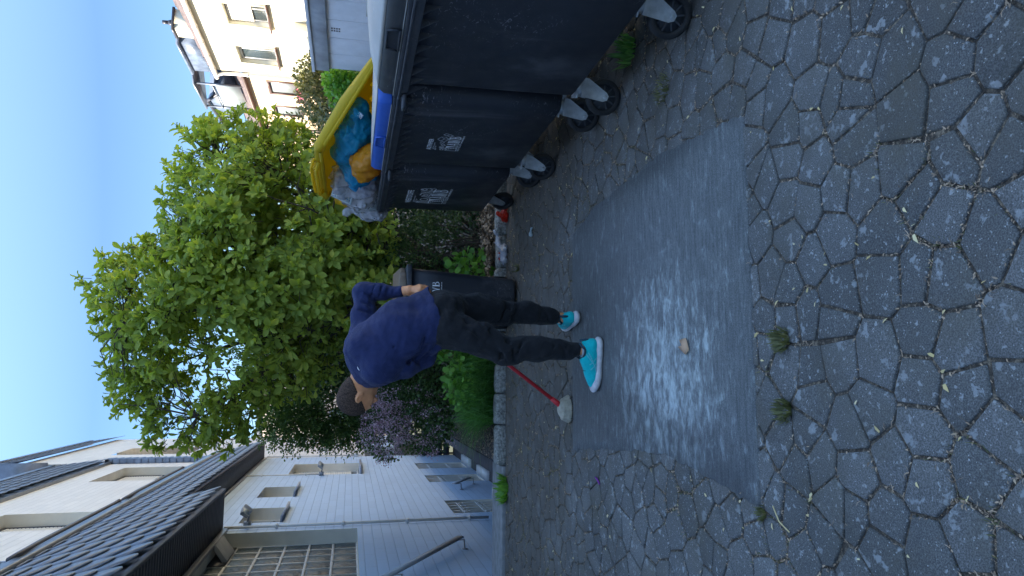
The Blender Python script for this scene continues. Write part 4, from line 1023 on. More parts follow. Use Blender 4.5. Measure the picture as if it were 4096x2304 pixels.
def prints(root, y, ztop, k, word, wordw):
    xo = lambda z: front_x(z)-.0035
    text_mesh(word, .042*k, (xo(ztop), y, ztop-.030*k), UX, UY, M['print'], root, off=.022, wscale=wordw)
    z = ztop-.048*k; text_mesh('Bitte hier nur sauberes\n   Material', .0125*k, (xo(z), y-.030*k, z), UX, UY, M['print'], root, wscale=1.0)
    b = MB(); strokes(b, [[(0,-.018),(.028,-.018),(.028,0)], [(.004,-.010),(.012,-.017),(.026,.004)]], (xo(z-.005), y, z+.003), np.array(UX)*k, np.array(UY)*k, .0025)
    zi = ztop-.125*k; og = (xo(zi), y, zi); ic = []
    if word[0] == 'A':
        for ox, oy, an in ((.0,.004,.2), (.05,.010,-.5), (.095,.004,.6), (.14,.016,-.4), (.03,.0,.9)):
            c_, s_ = cos(an), sin(an); ic.append([(ox+.018+c_*a-s_*d, oy+.02+s_*a+c_*d) for a, d in ((-.015,-.010),(.015,-.010),(.015,.010),(-.015,.010),(-.015,-.010))])
        ic += [[(.19,.02),(.24,.0),(.275,.025),(.275,.055),(.225,.075),(.19,.05),(.19,.02)], [(.19,.05),(.24,.03),(.275,.055)], [(.24,.03),(.24,.0)], [(.285,.0),(.31,.02),(.33,.0),(.31,-.02),(.285,0)], [(.30,.02),(.32,.045),(.345,.03),(.335,.01)]]
    else:
        circ = lambda cx, cy, r, n=10: [(cx+r*cos(2*pi*i/n), cy+r*sin(2*pi*i/n)) for i in range(n+1)]
        ic += [[(.0,.0),(.0,.05),(.008,.062),(.016,.05),(.016,0),(0,0)], [(.026,0),(.026,.058),(.034,.066),(.042,.05),(.042,0),(.026,0)], circ(.075,.03,.022), [(.055,-.0),(.105,0),(.105,.035)], [(.12,.0),(.145,.05),(.16,.045),(.135,-.004),(.12,0)],
               circ(.175,.03,.012), [(.155,.012),(.20,.0),(.205,.055),(.17,.062)], [(.215,.0),(.245,.06)], [(.215,.06),(.245,.0)], circ(.285,.032,.026), circ(.285,.05,.016), [(.255,.02),(.262,-.012),(.308,-.012),(.315,.02)]]
    strokes(b, ic, og, np.array(UX)*k*.95, np.array(UY)*k*.95, .0036*k**.5)
    za = ztop-.20*k; og = (xo(za), y, za); emblem(b, og, np.array(UX), np.array(UY), .088*k, .072*k)
    serif_awb(b, (og[0], y-.10*k, za), UX, UY, .070*k)
    b.build('printed_logo', M['print'], root)
    text_mesh('02 21 / 9 22 22 24   www.awbkoeln.de', .0195*k, (xo(za-.02*k), y, za-.020*k), UX, UY, M['print'], root, off=.014, wscale=.98)
prints(c2, 4.62, .997, 1.0, 'ALTPAPIER', 1.06)
prints(c3, 6.09, 1.03, 1.62, 'WERTSTOFFE', .98)
# ---------------------------------------------------------------- rubbish piled in the far container
def bagmat(name, c, rough=.35, alpha=1, trans=0, spec=.5):
    m = N(name); v = m.coord(); f = m.noise(v, 9, 5, .6, .5)
    m.col(m.ramp(f, [(.35, tuple(x*.72 for x in c)), (.65, c)])); m.rough(rough); m.b.inputs['Alpha'].default_value = alpha; m.b.inputs['Specular IOR Level'].default_value = spec
    vo = m.n('TexVoronoi', feature='DISTANCE_TO_EDGE'); vo.inputs['Scale'].default_value = 9
    nv = m.n('TexNoise'); nv.inputs['Scale'].default_value = 8; m.l(v, nv.inputs['Vector']); ad = m.n('VectorMath', operation='ADD'); sc_ = m.n('VectorMath', operation='SCALE'); sc_.inputs['Scale'].default_value = .25
    m.l(nv.outputs['Color'], sc_.inputs[0]); m.l(v, ad.inputs[0]); m.l(sc_.outputs[0], ad.inputs[1]); m.l(ad.outputs[0], vo.inputs['Vector'])
    m.bump(vo.outputs['Distance'], .022, .65)
    translucent(m.m, .42, tuple(min(1, x*1.15) for x in c)) if alpha == 1 else None
    return m.m
M['bag_blue'] = bagmat('blue_bag', (.02, .37, .66), .38); M['bag_orange'] = bagmat('orange_bag', (.78, .33, .015), .4); M['bag_yellow'] = bagmat('yellow_bag', (.70, .48, .02), .4)
M['bag_white'] = bagmat('white_bag', (.62, .70, .74), .4); M['bag_clear'] = bagmat('clear_bag', (.58, .58, .64), .22, alpha=.62, spec=.8)
def stained():
    m = N('mixed_wrappers'); v = m.coord(); vo = m.n('TexVoronoi'); vo.inputs['Scale'].default_value = 12; m.l(v, vo.inputs['Vector'])
    hs = m.n('HueSaturation'); hs.inputs['Saturation'].default_value = .55; hs.inputs['Value'].default_value = .6; m.l(vo.outputs['Color'], hs.inputs['Color']); m.col(hs.outputs[0]); m.rough(.5); return m.m
M['wrappers'] = stained()
LAST = {}
def hit(s, P, o=None):
    o = np.array(o if o is not None else (0, 0, CAMH), float); P = np.array(P, float); d = unit(P-o); L = np.linalg.norm(P-o)
    for t in np.arange(L-.5, L+1.6, .003):
        q = o+d*t; i = ((q-s.lo)/s.h).round().astype(int)
        if (i >= 0).all() and (i < s.n).all() and s.f[tuple(i)] < 0: return q-d*.006
    return P
def bag(name, lo, hi, parts, mat, label, cat='rubbish bag', seed=1, amp=.012, freq=5, h=.012):
    s = SDF(np.array(lo)-.06, np.array(hi)+.06, h)
    for p in parts: (s.ell(*p[1:]) if p[0] == 'e' else s.cap(*p[1:]))
    s.noise(amp, freq, seed); LAST[label] = s; return tag(s.build(name, mat), label, cat)
bag('rubbish_bag', (1.50, 4.98, 1.15), (2.4, 6.2, 1.8), [('e', (1.84,5.70,1.43), (.29,.27,.17), None, .05), ('e', (1.92,5.48,1.46), (.24,.32,.12), None, .06), ('e', (1.80,5.46,1.53), (.14,.27,.10), None, .06)],
    M['bag_blue'], 'bright blue plastic bag printed with white words under the yellow lid', seed=3, amp=.016)
bag('rubbish_bag', (1.40, 5.05, 1.1), (1.95, 5.75, 1.6), [('e', (1.66,5.38,1.38), (.14,.18,.12), None, .05), ('cap', (1.62,5.22,1.36), (1.62,5.62,1.44), .08, .03, .06)],
    M['bag_orange'], 'orange plastic bag lying against the blue bag', seed=5, amp=.012)
bag('rubbish_bag', (1.40, 5.8, 1.1), (2.3, 6.7, 1.8), [('e', (1.70,6.18,1.41), (.21,.28,.18), None, .06), ('e', (1.72,6.04,1.55), (.17,.21,.11), None, .06), ('e', (1.58,6.42,1.36), (.11,.15,.11), None, .05), ('e', (1.49,6.36,1.27), (.05,.12,.09), None, .05), ('cap', (1.60,6.40,1.44), (1.54,6.52,1.53), .025, .03, .03)],
    M['bag_clear'], 'knotted clear plastic bag of mixed packaging in the far container', seed=8, amp=.018, freq=6)
bag('packaging', (1.5, 5.9, 1.15), (2.3, 6.6, 1.7), [('e', (1.75,6.17,1.38), (.15,.19,.13), None, .05), ('e', (1.82,6.02,1.50), (.12,.13,.07), None, .05)], M['wrappers'], 'jumble of wrappers showing inside the knotted clear bag', 'packaging', seed=9, amp=.02, freq=8)
bag('rubbish_bag', (1.50, 6.25, 1.2), (1.75, 6.6, 1.5), [('e', (1.56,6.30,1.32), (.075,.14,.075), None, .03), ('e', (1.57,6.20,1.33), (.06,.09,.06), None, .03)], M['bag_white'], 'small crumpled white bag on the rim of the far container', seed=11, amp=.012, freq=9)
bag('rubbish_bag', (1.50, 6.35, 1.25), (1.9, 6.75, 1.7), [('e', (1.68,6.50,1.55), (.10,.09,.10), None, .05), ('cap', (1.64,6.52,1.52), (1.62,6.60,1.42), .04, .015, .05)], M['bag_yellow'], 'deep yellow bag hanging from the far end of the yellow lid', seed=12, amp=.012)
bag('rubbish_bag', (1.4, 6.38, 1.1), (1.75, 6.72, 1.45), [('e', (1.57,6.50,1.30), (.07,.09,.07), None, .04), ('e', (1.60,6.58,1.25), (.06,.06,.05), None, .04)], M['bag_clear'], 'empty clear bag hanging over the far end of the container', seed=14, amp=.016, freq=8)
# printed flat packet on top of the clear bag
b = MB(); R = Euler((radians(25), radians(-58), radians(35))).to_matrix(); b.rbox((1.60,6.08,1.56), (.10,.075,.006), R); o = b.build('flat_packet', M['bag_white'], None, bevel=.003); tag(o, 'flat pale packet with blue speckled print on the clear bag', 'packet')
def speck():
    m = N('speckled_print'); v = m.coord(); m.col(m.ramp(m.noise(v, 55, 4, .7), [(.40, (.05, .12, .22)), (.5, (.35, .45, .5)), (.6, (.62, .56, .42))])); m.rough(.4); return m.m
M['speck'] = speck(); b = MB(); b.rbox(Vector((1.60,6.08,1.56))+R @ Vector((0,0,.0075)), (.085,.06,.0015), R); b.rbox(Vector((1.60,6.08,1.56))-R @ Vector((0,0,.0075)), (.085,.06,.0015), R); b.build('print', M['speck'], o)
_s = [v for k, v in LAST.items() if 'bright blue' in k][0]; _a, _b, _c = hit(_s, (1.72,4.616,1.435)), hit(_s, (1.72,4.382,1.384)), hit(_s, (1.72,4.518,1.464)); _u = unit(_b-_a); _v = unit((_c-_a)-_u*((_c-_a)@_u))
text_mesh('Gutes für alle.', .052, _a-unit(np.array([_a[0], _a[1], _a[2]-CAMH]))*.02, _u, _v, M['print'], bpy.data.objects['rubbish_bag'], name='lettering', off=.012)
# ---------------------------------------------------------------- two wheeled bin with broken brown lid
rb = empty('wheelie_bin', (.74, 6.4, 0), 'black two wheeled bin with broken brown lid beside the man', 'wheelie bin')
b = MB(); rings = []
for z, x0, x1, y0, y1, r in ((.02,.545,.905,6.15,6.60,.05),(.05,.535,.915,6.13,6.62,.06),(.30,.525,.930,6.12,6.64,.06),(.70,.505,.955,6.10,6.67,.05),(.955,.487,.972,6.08,6.68,.05)): rings.append(rrect(x0, x1, y0, y1, z, r, 4))
b.loft(rings); b.build('body', M['bin'], rb, smooth=True)
b = MB(); b.loft([rrect(.467,.995,6.055,6.70,.955,.04,4), rrect(.462,1.0,6.05,6.705,.965,.04,4), rrect(.462,1.0,6.05,6.705,.995,.04,4), rrect(.47,.99,6.06,6.695,1.0,.04,4)])
for k in range(7): b.box(.50+k*.072, .506+k*.072, 6.042, 6.052, .958, 1.0)
b.build('rim', M['lid_brown'] if 0 else M['bin_rim'], rb, bevel=.002)
b = MB()   # lid with a broken, jagged front corner
top = [(.462,6.05),(.60,6.035),(.72,6.05),(.80,6.04),(.86,6.07),(.90,6.13),(.93,6.12),(.95,6.20),(.985,6.26),(1.0,6.30),(1.0,6.705),(.462,6.705)]
n = len(top); zt = [1.062,1.066,1.07,1.066,1.060,1.052,1.058,1.045,1.05,1.04,1.08,1.10]
b.v = [(p[0], p[1], 1.004) for p in top]+[(p[0], p[1]+.01, z) for p, z in zip(top, zt)]; b.f = [tuple(range(n))[::-1], tuple(range(n, 2*n))]+[(i, (i+1) % n, (i+1) % n+n, i+n) for i in range(n)]
lid = b.build('lid', M['lid_brown'], rb, bevel=.004)
b = MB()
for k in range(3): b.box(.50+k*.13, .515+k*.13, 6.12, 6.66, 1.088, 1.105)
b.build('lid_rib', M['lid_brown'], lid)
b = MB(); b.tube([(.52,6.72,1.0),(.52,6.78,1.0),(.94,6.78,1.0),(.94,6.72,1.0)], .014, 8); b.build('handle', M['bin'], rb)
for x in (.49, .94):
    b = MB(); n_ = 24
    for k in range(n_):
        a = 2*pi*k/n_; b.v += [(x+w_, 6.60+r_*cos(a), .10+r_*sin(a)) for r_, w_ in ((.075,0),(.10,.003),(.10,.042),(.075,.045))]
    b.f = [(k*4+j, k*4+(j+1) % 4, ((k+1) % n_)*4+(j+1) % 4, ((k+1) % n_)*4+j) for k in range(n_) for j in range(4)]; b.cyl((x+.01,6.60,.1), (x+.035,6.60,.1), .076, 20); b.build('wheel', M['rubber'], rb)
b = MB(); y_ = 6.093; h_ = .062
wd = serif_awb(b, (.692, y_, .715), (1,0,0), (0,.02,1), h_); emblem(b, (.61, y_, .713), (1,0,0), (0,.02,1), .076, .064); b.build('print', M['print'], rb)
text_mesh('02 21 / 9 22 22 24   www.awbkoeln.de', .0155, (.61, y_, .690), (1,0,0), (0,.02,1), M['print'], rb, off=.006)
# ---------------------------------------------------------------- loose rubbish on the ground
bag('plastic_litter', (1.10, 6.40, 0), (1.5, 6.75, .15), [('e', (1.22,6.58,.035), (.10,.06,.035), None, .03), ('cap', (1.30,6.62,.07), (1.44,6.66,.10), .03, .012, .04)], M['bag_clear'], 'crumpled clear plastic film lying against the kerb', 'litter', seed=21, amp=.012, freq=9, h=.006)
M['red_foil'] = bagmat('red_foil', (.62, .035, .015), .3)
bag('red_packet', (1.50, 6.42, 0), (1.8, 6.70, .12), [('e', (1.61,6.56,.035), (.08,.045,.03), None, .03), ('cap', (1.56,6.52,.03), (1.62,6.60,.09), .018, .02, .03)], M['red_foil'], 'crumpled red snack packet by the far container caster', 'litter', seed=22, amp=.012, freq=10, h=.006)
bag('red_scrap', (1.1, 6.5, 0), (1.3, 6.7, .1), [('e', (1.20,6.61,.062), (.035,.02,.018), None, .02)], M['red_foil'], 'small red scrap caught in the clear plastic film', 'litter', seed=23, amp=.006, freq=12, h=.005)
bag('wrapper', (1.16, 5.52, 0), (1.32, 5.70, .06), [('e', (1.235,5.60,.014), (.035,.018,.013), None, .015), ('cap', (1.21,5.61,.015), (1.195,5.575,.02), .008, .006, .01)], M['bag_white'], 'small white and blue wrapper on the paving before the bins', 'litter', seed=24, amp=.005, freq=15, h=.004)
M['card'] = simple('card', (.52, .33, .21), .8, var=.1); b = MB()
P = [(.115,2.875),(.150,2.915),(.158,2.890),(.180,2.905),(.188,2.868),(.172,2.838),(.135,2.835),(.118,2.850)]
b.v = [(p[0]*1, p[1], .010+z) for p, z in zip(P, (.0,.014,.004,.012,.0,.010,.002,.008))]+[(.152,2.87,.026)]; b.f = [(i, (i+1) % 8, 8) for i in range(8)]
o = b.build('card_scrap', M['card']); tag(o, 'torn tan piece of cardboard lying on the asphalt patch', 'litter'); md = o.modifiers.new('solid', 'SOLIDIFY'); md.thickness = .002
M['purple'] = simple('purple', (.22, .02, .30), .5); b = MB(); b.tube([(-.60,4.02,.008),(-.575,4.05,.012),(-.57,4.09,.008)], .005, 5); tag(b.build('purple_scrap', M['purple']), 'tiny purple scrap on the paving left of the asphalt', 'litter')
b = MB(); b.tube([(-.43,2.26,.006),(-.475,2.22,.010),(-.50,2.17,.006)], .0022, 5); tag(b.build('twig', M['litter_y']), 'pale straw lying by the near left corner of the asphalt', 'twig')
# ---------------------------------------------------------------- vegetation
LEAF = (np.array([(0,0,0),(-.22,.30,.07),(0,.30,0),(.22,.30,.07),(-.33,.62,.08),(0,.65,-.02),(.33,.62,.08),(-.22,.87,.03),(0,.88,-.07),(.22,.87,.03),(0,1.03,-.13)], float)*np.array([.78,1,1]),
        [(0,2,1),(0,3,2),(1,2,5,4),(2,3,6,5),(4,5,8,7),(5,6,9,8),(7,8,10),(8,9,10)])
SLEAF = (np.array([(0,0,0),(-.28,.45,.10),(.28,.45,.10),(0,.5,0),(0,1,-.08)], float), [(0,3,1),(0,2,3),(1,3,4),(3,2,4)])
ROUND = (np.array([(0,0,0),(-.42,.35,.08),(.42,.35,.08),(-.34,.78,.05),(.34,.78,.05),(0,1,-.02)], float), [(0,2,1),(1,2,4,3),(3,4,5)])
NEED = (np.array([(-.12,0,0),(.12,0,0),(0,1,0)], float), [(0,1,2)])
def rdir(n): return unit(rng.normal(size=(n, 3)))
def insidep(poly, x, z):
    c = np.zeros(len(x), bool); n = len(poly)
    for i in range(n):
        (x1, z1), (x2, z2) = poly[i], poly[i-1]
        m = ((z1 > z) != (z2 > z)) & (x < (x2-x1)*(z-z1)/(z2-z1+1e-12)+x1); c ^= m
    return c
def distp(poly, x, z):
    d = np.full(len(x), 9.); P = np.stack([x, z], 1); n = len(poly)
    for i in range(n):
        a, b = np.array(poly[i]), np.array(poly[i-1]); ab = b-a; t = np.clip(((P-a)@ab)/(ab@ab), 0, 1)[:, None]
        d = np.minimum(d, np.linalg.norm(P-a-t*ab, axis=1))
    return d
def wob(P, f, s):
    return (np.sin(P[:,0]*f+s)*np.sin(P[:,1]*f*.9+2*s)+np.sin(P[:,2]*f*1.1+3*s)*np.sin(P[:,0]*f*.7+P[:,2]*f*.5+s))*.5
# magnolia
crown = [(2.95,2.33),(3.01,2.67),(2.87,3.20),(2.70,3.36),(2.52,3.36),(2.36,3.47),(2.15,3.46),(1.87,3.50),(1.60,3.58),(1.46,3.68),(1.40,3.86),(1.34,4.02),(1.16,4.09),(0.99,4.21),(0.75,4.16),(0.51,4.0),(0.22,3.93),(-0.1,3.88),(-0.36,3.78),(-0.46,3.56),(-0.66,3.50),(-0.78,3.32),
         (-0.70,3.07),(-0.78,2.98),(-0.76,2.58),(-0.56,2.40),(-0.35,2.12),(-0.05,1.62),(0.40,1.42),(0.72,1.12),(1.1,1.0),(1.79,1.06),(2.15,1.2),(2.12,1.70),(2.48,1.85),(2.85,2.0)]
mt = empty('magnolia_tree', (1.25, 8.0, 0), 'broad magnolia with big bright green leaves behind the man and bins', 'tree')
base = np.array([1.25, 8.0, 0]); limbs = []; tr = MB(); br = MB()
ends = [(-.35,7.6,2.9),(.15,8.5,3.4),(.55,7.5,3.6),(.95,8.2,3.8),(1.45,7.7,3.2),(1.9,8.3,3.0),(2.4,7.9,2.9),(2.65,8.3,2.4),(.35,7.4,2.1),(1.7,7.3,1.9),(-.1,8.2,2.4),(2.1,7.5,2.2)]
for i, e in enumerate(ends):
    a = rng.uniform(0, 6.28); p0 = base+np.array([.13*cos(i*2.4), .10*sin(i*2.4), 0]); e = np.array(e); pts = []
    m1 = p0+np.array([(e[0]-p0[0])*.22, (e[1]-p0[1])*.3, e[2]*.38])+rng.normal(0, .06, 3)
    for t in np.linspace(0, 1, 12):
        q = (1-t)**2*p0+2*t*(1-t)*m1+t*t*e+rng.normal(0, .018, 3)*(t > 0); pts.append(q)
    r0 = .042 if i < 8 else .028; tr.tube(pts, [r0*(1-t)**.8+.007 for t in np.linspace(0, 1, 12)], 7); limbs += pts[3:]
tr.tube([base+np.array([0,0,-.03]), base+np.array([0,0,.10]), base+np.array([0,0,.28])], [.16,.12,.07], 10)
tr.build('trunk', M['bark'], mt, smooth=True); limbs = np.array(limbs)
def crownpts(n, gap=True):
    out = []
    while sum(len(o) for o in out) < n:
        P = np.stack([rng.uniform(-.9, 3.1, 6000), rng.uniform(6.6, 9.4, 6000), rng.uniform(.9, 4.4, 6000)], 1)
        sc_ = (P[:,1]-8.0)*.0+1; x = P[:,0]; z = P[:,2]; m = insidep(crown, x, z); d = distp(crown, x, z)
        th = np.minimum(1.05, .16+d*1.15); dy = np.abs(P[:,1]-7.95); m &= dy < th
        q = wob(P, 4.3, 1.3); m &= (q > -.42) | (rng.random(len(P)) < .2)
        hole = ((x-.25)/.42)**2+((z-2.88)/.42)**2 < 1; m &= ~hole | (rng.random(len(P)) < .22)
        hole = ((x+.30)/.25)**2+((z-3.12)/.22)**2 < 1; m &= ~hole | (rng.random(len(P)) < .3)
        m &= (z > 1.3) | (rng.random(len(P)) < .8)
        out.append(P[m])
    return np.concatenate(out)[:n]
RP = crownpts(4300); cen = np.array([1.1, 8.1, 2.2]); RD = unit(unit(RP-cen)+np.array([0,0,.35])+rng.normal(0, .35, RP.shape)+np.array([0,-.28,0]))
_E = np.stack([rng.uniform(.5,2.4,420), rng.uniform(7.0,7.9,420), rng.uniform(.95,2.0,420)], 1); _E = _E[insidep(crown, _E[:,0], _E[:,2])]; RP = np.concatenate([RP, _E]); RD = np.concatenate([RD, unit(unit(_E-cen)+np.array([0,-.5,.3])+rng.normal(0,.35,_E.shape))])
bigL = []
Ps, Ds, Ns, Ss = [], [], [], []
for i in range(len(RP)):
    k = rng.integers(6, 10); d = RD[i]; u_ = unit(np.cross(d, [.1,.2,.97])); v_ = np.cross(d, u_); a0 = rng.uniform(0, 6.28)
    sz = rng.uniform(.055, .120)*(1.12 if RP[i,1] < 7.6 else 1)
    for j in range(k):
        a = a0+j*2.4; el = radians(rng.uniform(22, 88)) if j < k-1 else radians(10)
        r = u_*cos(a)+v_*sin(a); D = d*cos(el)+r*sin(el); D[2] -= .10*sin(el)
        Ps.append(RP[i]-d*rng.uniform(0, .09)); Ds.append(D); Ns.append(d*sin(el)-r*cos(el)+rng.normal(0, .25, 3)); Ss.append(sz*rng.uniform(.65, 1.15))
V, F = scatter(*LEAF, np.array(Ps), np.array(Ds), np.array(Ns), np.array(Ss)); mesh_np('crown', V, F, M['magnolia'], mt)
for i in range(len(RP)):
    j = np.argmin(((limbs-RP[i])**2).sum(1)+np.maximum(0, limbs[:,2]-RP[i,2])*.5); L_ = limbs[j]; d = RP[i]-L_; dl = np.linalg.norm(d)
    if i % 6 == 0: 
        mid = (RP[i]+L_)/2+rng.normal(0, .06, 3); br.tube([L_, mid, RP[i]], [.009, .006, .003], 4, cap=False)
    else:
        br.tube([RP[i]-unit(d)*min(dl, .16)*.6-RD[i]*.05, RP[i]], [.0035, .0025], 3, cap=False)
br.build('branch', M['bark'], mt)
# generic leafy mass: ellipsoid lobes, leaves on and inside
def mass(name, lobes, n, leaf, size, mat, label, cat, trunk=None, loc=None, spray=None, updown=.2, zmin=0.0, group=None, gapf=6, gaps=-.35, clip_=None):
    P = []; vol = np.array([l[1][0]*l[1][1]*l[1][2] for l in lobes])**.7; vol /= vol.sum()
    while len(P) < n:
        i = rng.choice(len(lobes), p=vol); c, r = lobes[i]; q = rdir(1)[0]*rng.random()**.28; p = np.array(c)+q*np.array(r)
        if p[2] < zmin: continue
        if clip_ and not clip_(p): continue
        w_ = wob(p[None], gapf, 1.7)[0]
        if w_ < gaps and rng.random() < .85: continue
        P.append(np.concatenate([p, unit(q*1.0+np.array([0, -.2, updown]))]))
    P = np.array(P); D = P[:, 3:]; P = P[:, :3]
    if spray:
        k, ln = spray; Ps, Ds, Ns = [], [], []
        for p, d in zip(P, D):
            d = unit(d+rng.normal(0, .45, 3)); s_ = unit(np.cross(d, rng.normal(size=3))); 
            for j in range(k):
                t = j/k; Ps.append(p+d*ln*(t-.5)-np.array([0,0,.25*ln*t*t])); sg = 1 if j % 2 else -1; Ds.append(d*.75+s_*sg*.8*(1-.6*t)); Ns.append(np.cross(d, s_)+rng.normal(0, .3, 3))
        P, D, Nn = np.array(Ps), np.array(Ds), np.array(Ns)
    else:
        D = unit(D+rng.normal(0, .6, D.shape)); Nn = D*.3+np.array([0, -.35, .9])+rng.normal(0, .5, D.shape)
    V, F = scatter(*leaf, P, D, Nn, rng.uniform(*size, len(P)))
    root = empty(name, loc or (lobes[0][0][0], lobes[0][0][1], 0), label, cat, group)
    mesh_np('foliage', V, F, M[mat], root)
    if trunk:
        b = MB(); bs = np.array(root.location)
        for i in range(trunk[0]):
            c, r = lobes[i % len(lobes)]; e = np.array(c)+rng.normal(0, .45, 3)*np.array(r)+np.array([0,0,r[2]*.3]); p0 = bs+np.array([rng.normal(0,.06), rng.normal(0,.06), -.02]); pts = []
            m1 = (p0*.6+e*.4)+np.array([rng.normal(0,.08), rng.normal(0,.08), .15*abs(e[2])])
            for t in np.linspace(0, 1, 7): pts.append((1-t)**2*p0+2*t*(1-t)*m1+t*t*e)
            b.tube(pts, [trunk[1]*(1-t*.85) for t in np.linspace(0, 1, 7)], 5)
        b.build('stem', M['bark'], root, smooth=True)
    return root
mass('yew_tree', [((-.10,10.2,1.75),(.80,.7,.95)),((-.55,10.1,2.25),(.40,.5,.42)),((-.60,10.1,1.55),(.38,.5,.42)),((.35,10.3,1.9),(.7,.6,1.1)),((.1,10.4,.9),(.9,.6,.9)),((.6,10.6,1.5),(.9,.5,1.3))], 6500, SLEAF, (.034,.060), 'yew', 'dark green conifer with fine drooping sprays left of the man\'s head', 'conifer', (9,.03), (.15,10.4,0), (9,.30), gapf=5, gaps=-.25)
mass('lilac_shrub', [((-.30,8.1,.78),(.50,.5,.50)),((-.62,8.0,1.02),(.26,.35,.28)),((-.55,8.0,.58),(.28,.35,.30)),((.05,8.2,.7),(.35,.4,.5))], 7000, ROUND, (.022,.042), 'lilac_leaf', 'lilac pink flowering shrub hanging over the side path', 'flowering shrub', (12,.012), (-.15,8.25,0))
ls = bpy.data.objects['lilac_shrub']
def flowers(lobes, nclus, per, rad, size, mat, parent, seed=3):
    r = np.random.default_rng(seed); Ps = []
    for i in range(nclus):
        c, rr, w_ = lobes[r.choice(len(lobes), p=np.array([l[2] for l in lobes])/sum(l[2] for l in lobes))]; q = unit(r.normal(size=3)+np.array([-.2,-1.0,.2])); p = np.array(c)+q*np.array(rr)*r.uniform(.85, 1.06)
        Ps.append(p+r.normal(0, rad, (per, 3))*np.array([1,1,1.3]))
    P = np.concatenate(Ps); n = len(P); V, F = scatter(*ROUND, P, rdir(n)+np.array([0,-.6,.3]), rdir(n), r.uniform(*size, n)); return mesh_np('flower', V, F, M[mat], parent)
flowers([((-.52,8.0,1.05),(.36,.34,.28),8),((-.20,8.0,1.10),(.30,.32,.26),4),((-.40,8.0,.72),(.36,.34,.36),2.5),((-.68,8.0,.55),(.17,.25,.22),1.5)], 170, 38, .023, (.010,.019), 'pinkflower', ls)
# grass bed between kerb and shrub
def blades(n, x0, x1, y0, y1, h, mat, label, name='grass_bed', lean=.6, z=0.02, wid=.35):
    P = np.stack([rng.uniform(x0, x1, n), rng.uniform(y0, y1, n), np.full(n, z)], 1); a = rng.random(n)*6.283
    H = rng.uniform(.35, 1, n)*h; V = []; F = []
    dx, dy = np.cos(a), np.sin(a); ln = rng.uniform(.1, lean, n); w_ = rng.uniform(.003, .007, n)*wid*2.5
    pts = []
    for t, ww in ((0, 1), (.4, .9), (.75, .6), (1, .05)):
        off = ln*t*t*H*1.3; zz = H*(t-.35*t*t*ln*1.3)
        cx = P[:,0]+dx*off; cy = P[:,1]+dy*off; cz = P[:,2]+zz
        pts.append(np.stack([cx-dy*w_*ww, cy+dx*w_*ww, cz], 1)); pts.append(np.stack([cx+dy*w_*ww, cy-dx*w_*ww, cz], 1))
    V = np.stack(pts, 1).reshape(-1, 3); b_ = (np.arange(n)*8)[:, None, None]
    F = (np.array([(0,1,3,2),(2,3,5,4),(4,5,7,6)])[None]+b_).reshape(-1, 4)
    return tag(mesh_np(name, V, F, M[mat]), label, 'grass', kind='stuff')
blades(4200, -.42, .55, 6.88, 7.75, .50, 'grass', 'long green grass growing behind the granite kerb', lean=1.3)
mass('broadleaf_plant', [((.02,7.25,.30),(.30,.22,.24)),((.30,7.35,.36),(.22,.2,.26))], 620, ROUND, (.04,.085), 'bright_leaf', 'green broad leaved weeds among the grass behind the mop handle', 'plant', (6,.006), (.1,7.4,0))
mass('broadleaf_plant', [((1.20,7.15,.26),(.12,.15,.24)),((1.14,7.10,.14),(.12,.12,.12))], 110, ROUND, (.05,.10), 'bright_leaf', 'bright green young plant behind the brown lidded bin', 'plant', (5,.006), (1.2,7.2,0))
mass('ivy_hedge', [((1.6,8.0,.55),(.75,.6,.62)),((2.4,8.3,.6),(.8,.6,.75)),((.8,8.5,.6),(.7,.5,.7)),((1.4,8.9,.9),(1.1,.5,1.0)),((2.7,9.0,1.1),(1.0,.5,1.1)),((.3,9.2,.9),(.8,.5,1.1))], 15000, ROUND, (.03,.055), 'ivy', 'dark ivy undergrowth filling the bed under the magnolia', 'hedge', (20,.012), (1.7,8.2,0), gaps=-.6)
mass('low_bush', [((1.42,7.35,.78),(.34,.25,.26)),((1.70,7.3,.62),(.26,.25,.28)),((1.30,7.4,.98),(.2,.2,.16))], 3600, SLEAF, (.018,.034), 'lilac_leaf', 'small leaved dark green bush between the brown lidded bin and containers', 'bush', (12,.008), (1.5,7.4,0))
# dead leaves and soil litter in the bed
def ground_leaves(n, x0, x1, y0, y1, size, mat, label, cat, z=.0):
    P = np.stack([rng.uniform(x0, x1, n), rng.uniform(y0, y1, n), rng.uniform(z, z+.03, n)], 1); D, Nn = flatrand(n, .4); Nn += rng.normal(0, .5, Nn.shape)
    V, F = scatter(*SLEAF, P, D, Nn, rng.uniform(*size, n)); return tag(mesh_np('dead_leaves', V, F, M[mat]), label, cat, kind='stuff')
ground_leaves(2600, -.4, 3.2, 6.86, 8.6, (.03,.075), 'litter', 'brown dead leaves covering the garden bed', 'dead leaves')
ground_leaves(900, 1.0, 2.0, 6.9, 7.3, (.03,.07), 'litter', 'mound of brown dead leaves behind the kerb', 'dead leaves', .10)
# pebbles and leaf scraps on the side path
P = np.stack([rng.uniform(-.79,-.44,1500), rng.uniform(6.95,10.5,1500), np.full(1500,.014)], 1); D, Nn = flatrand(1500, .2); V, F = scatter(*SLEAF, P, D, Nn, rng.uniform(.012,.035,1500))
tag(mesh_np('path_leaf_scraps', V, F, M['litter']), 'pale fallen petals and scraps on the side path', 'petals', kind='stuff')
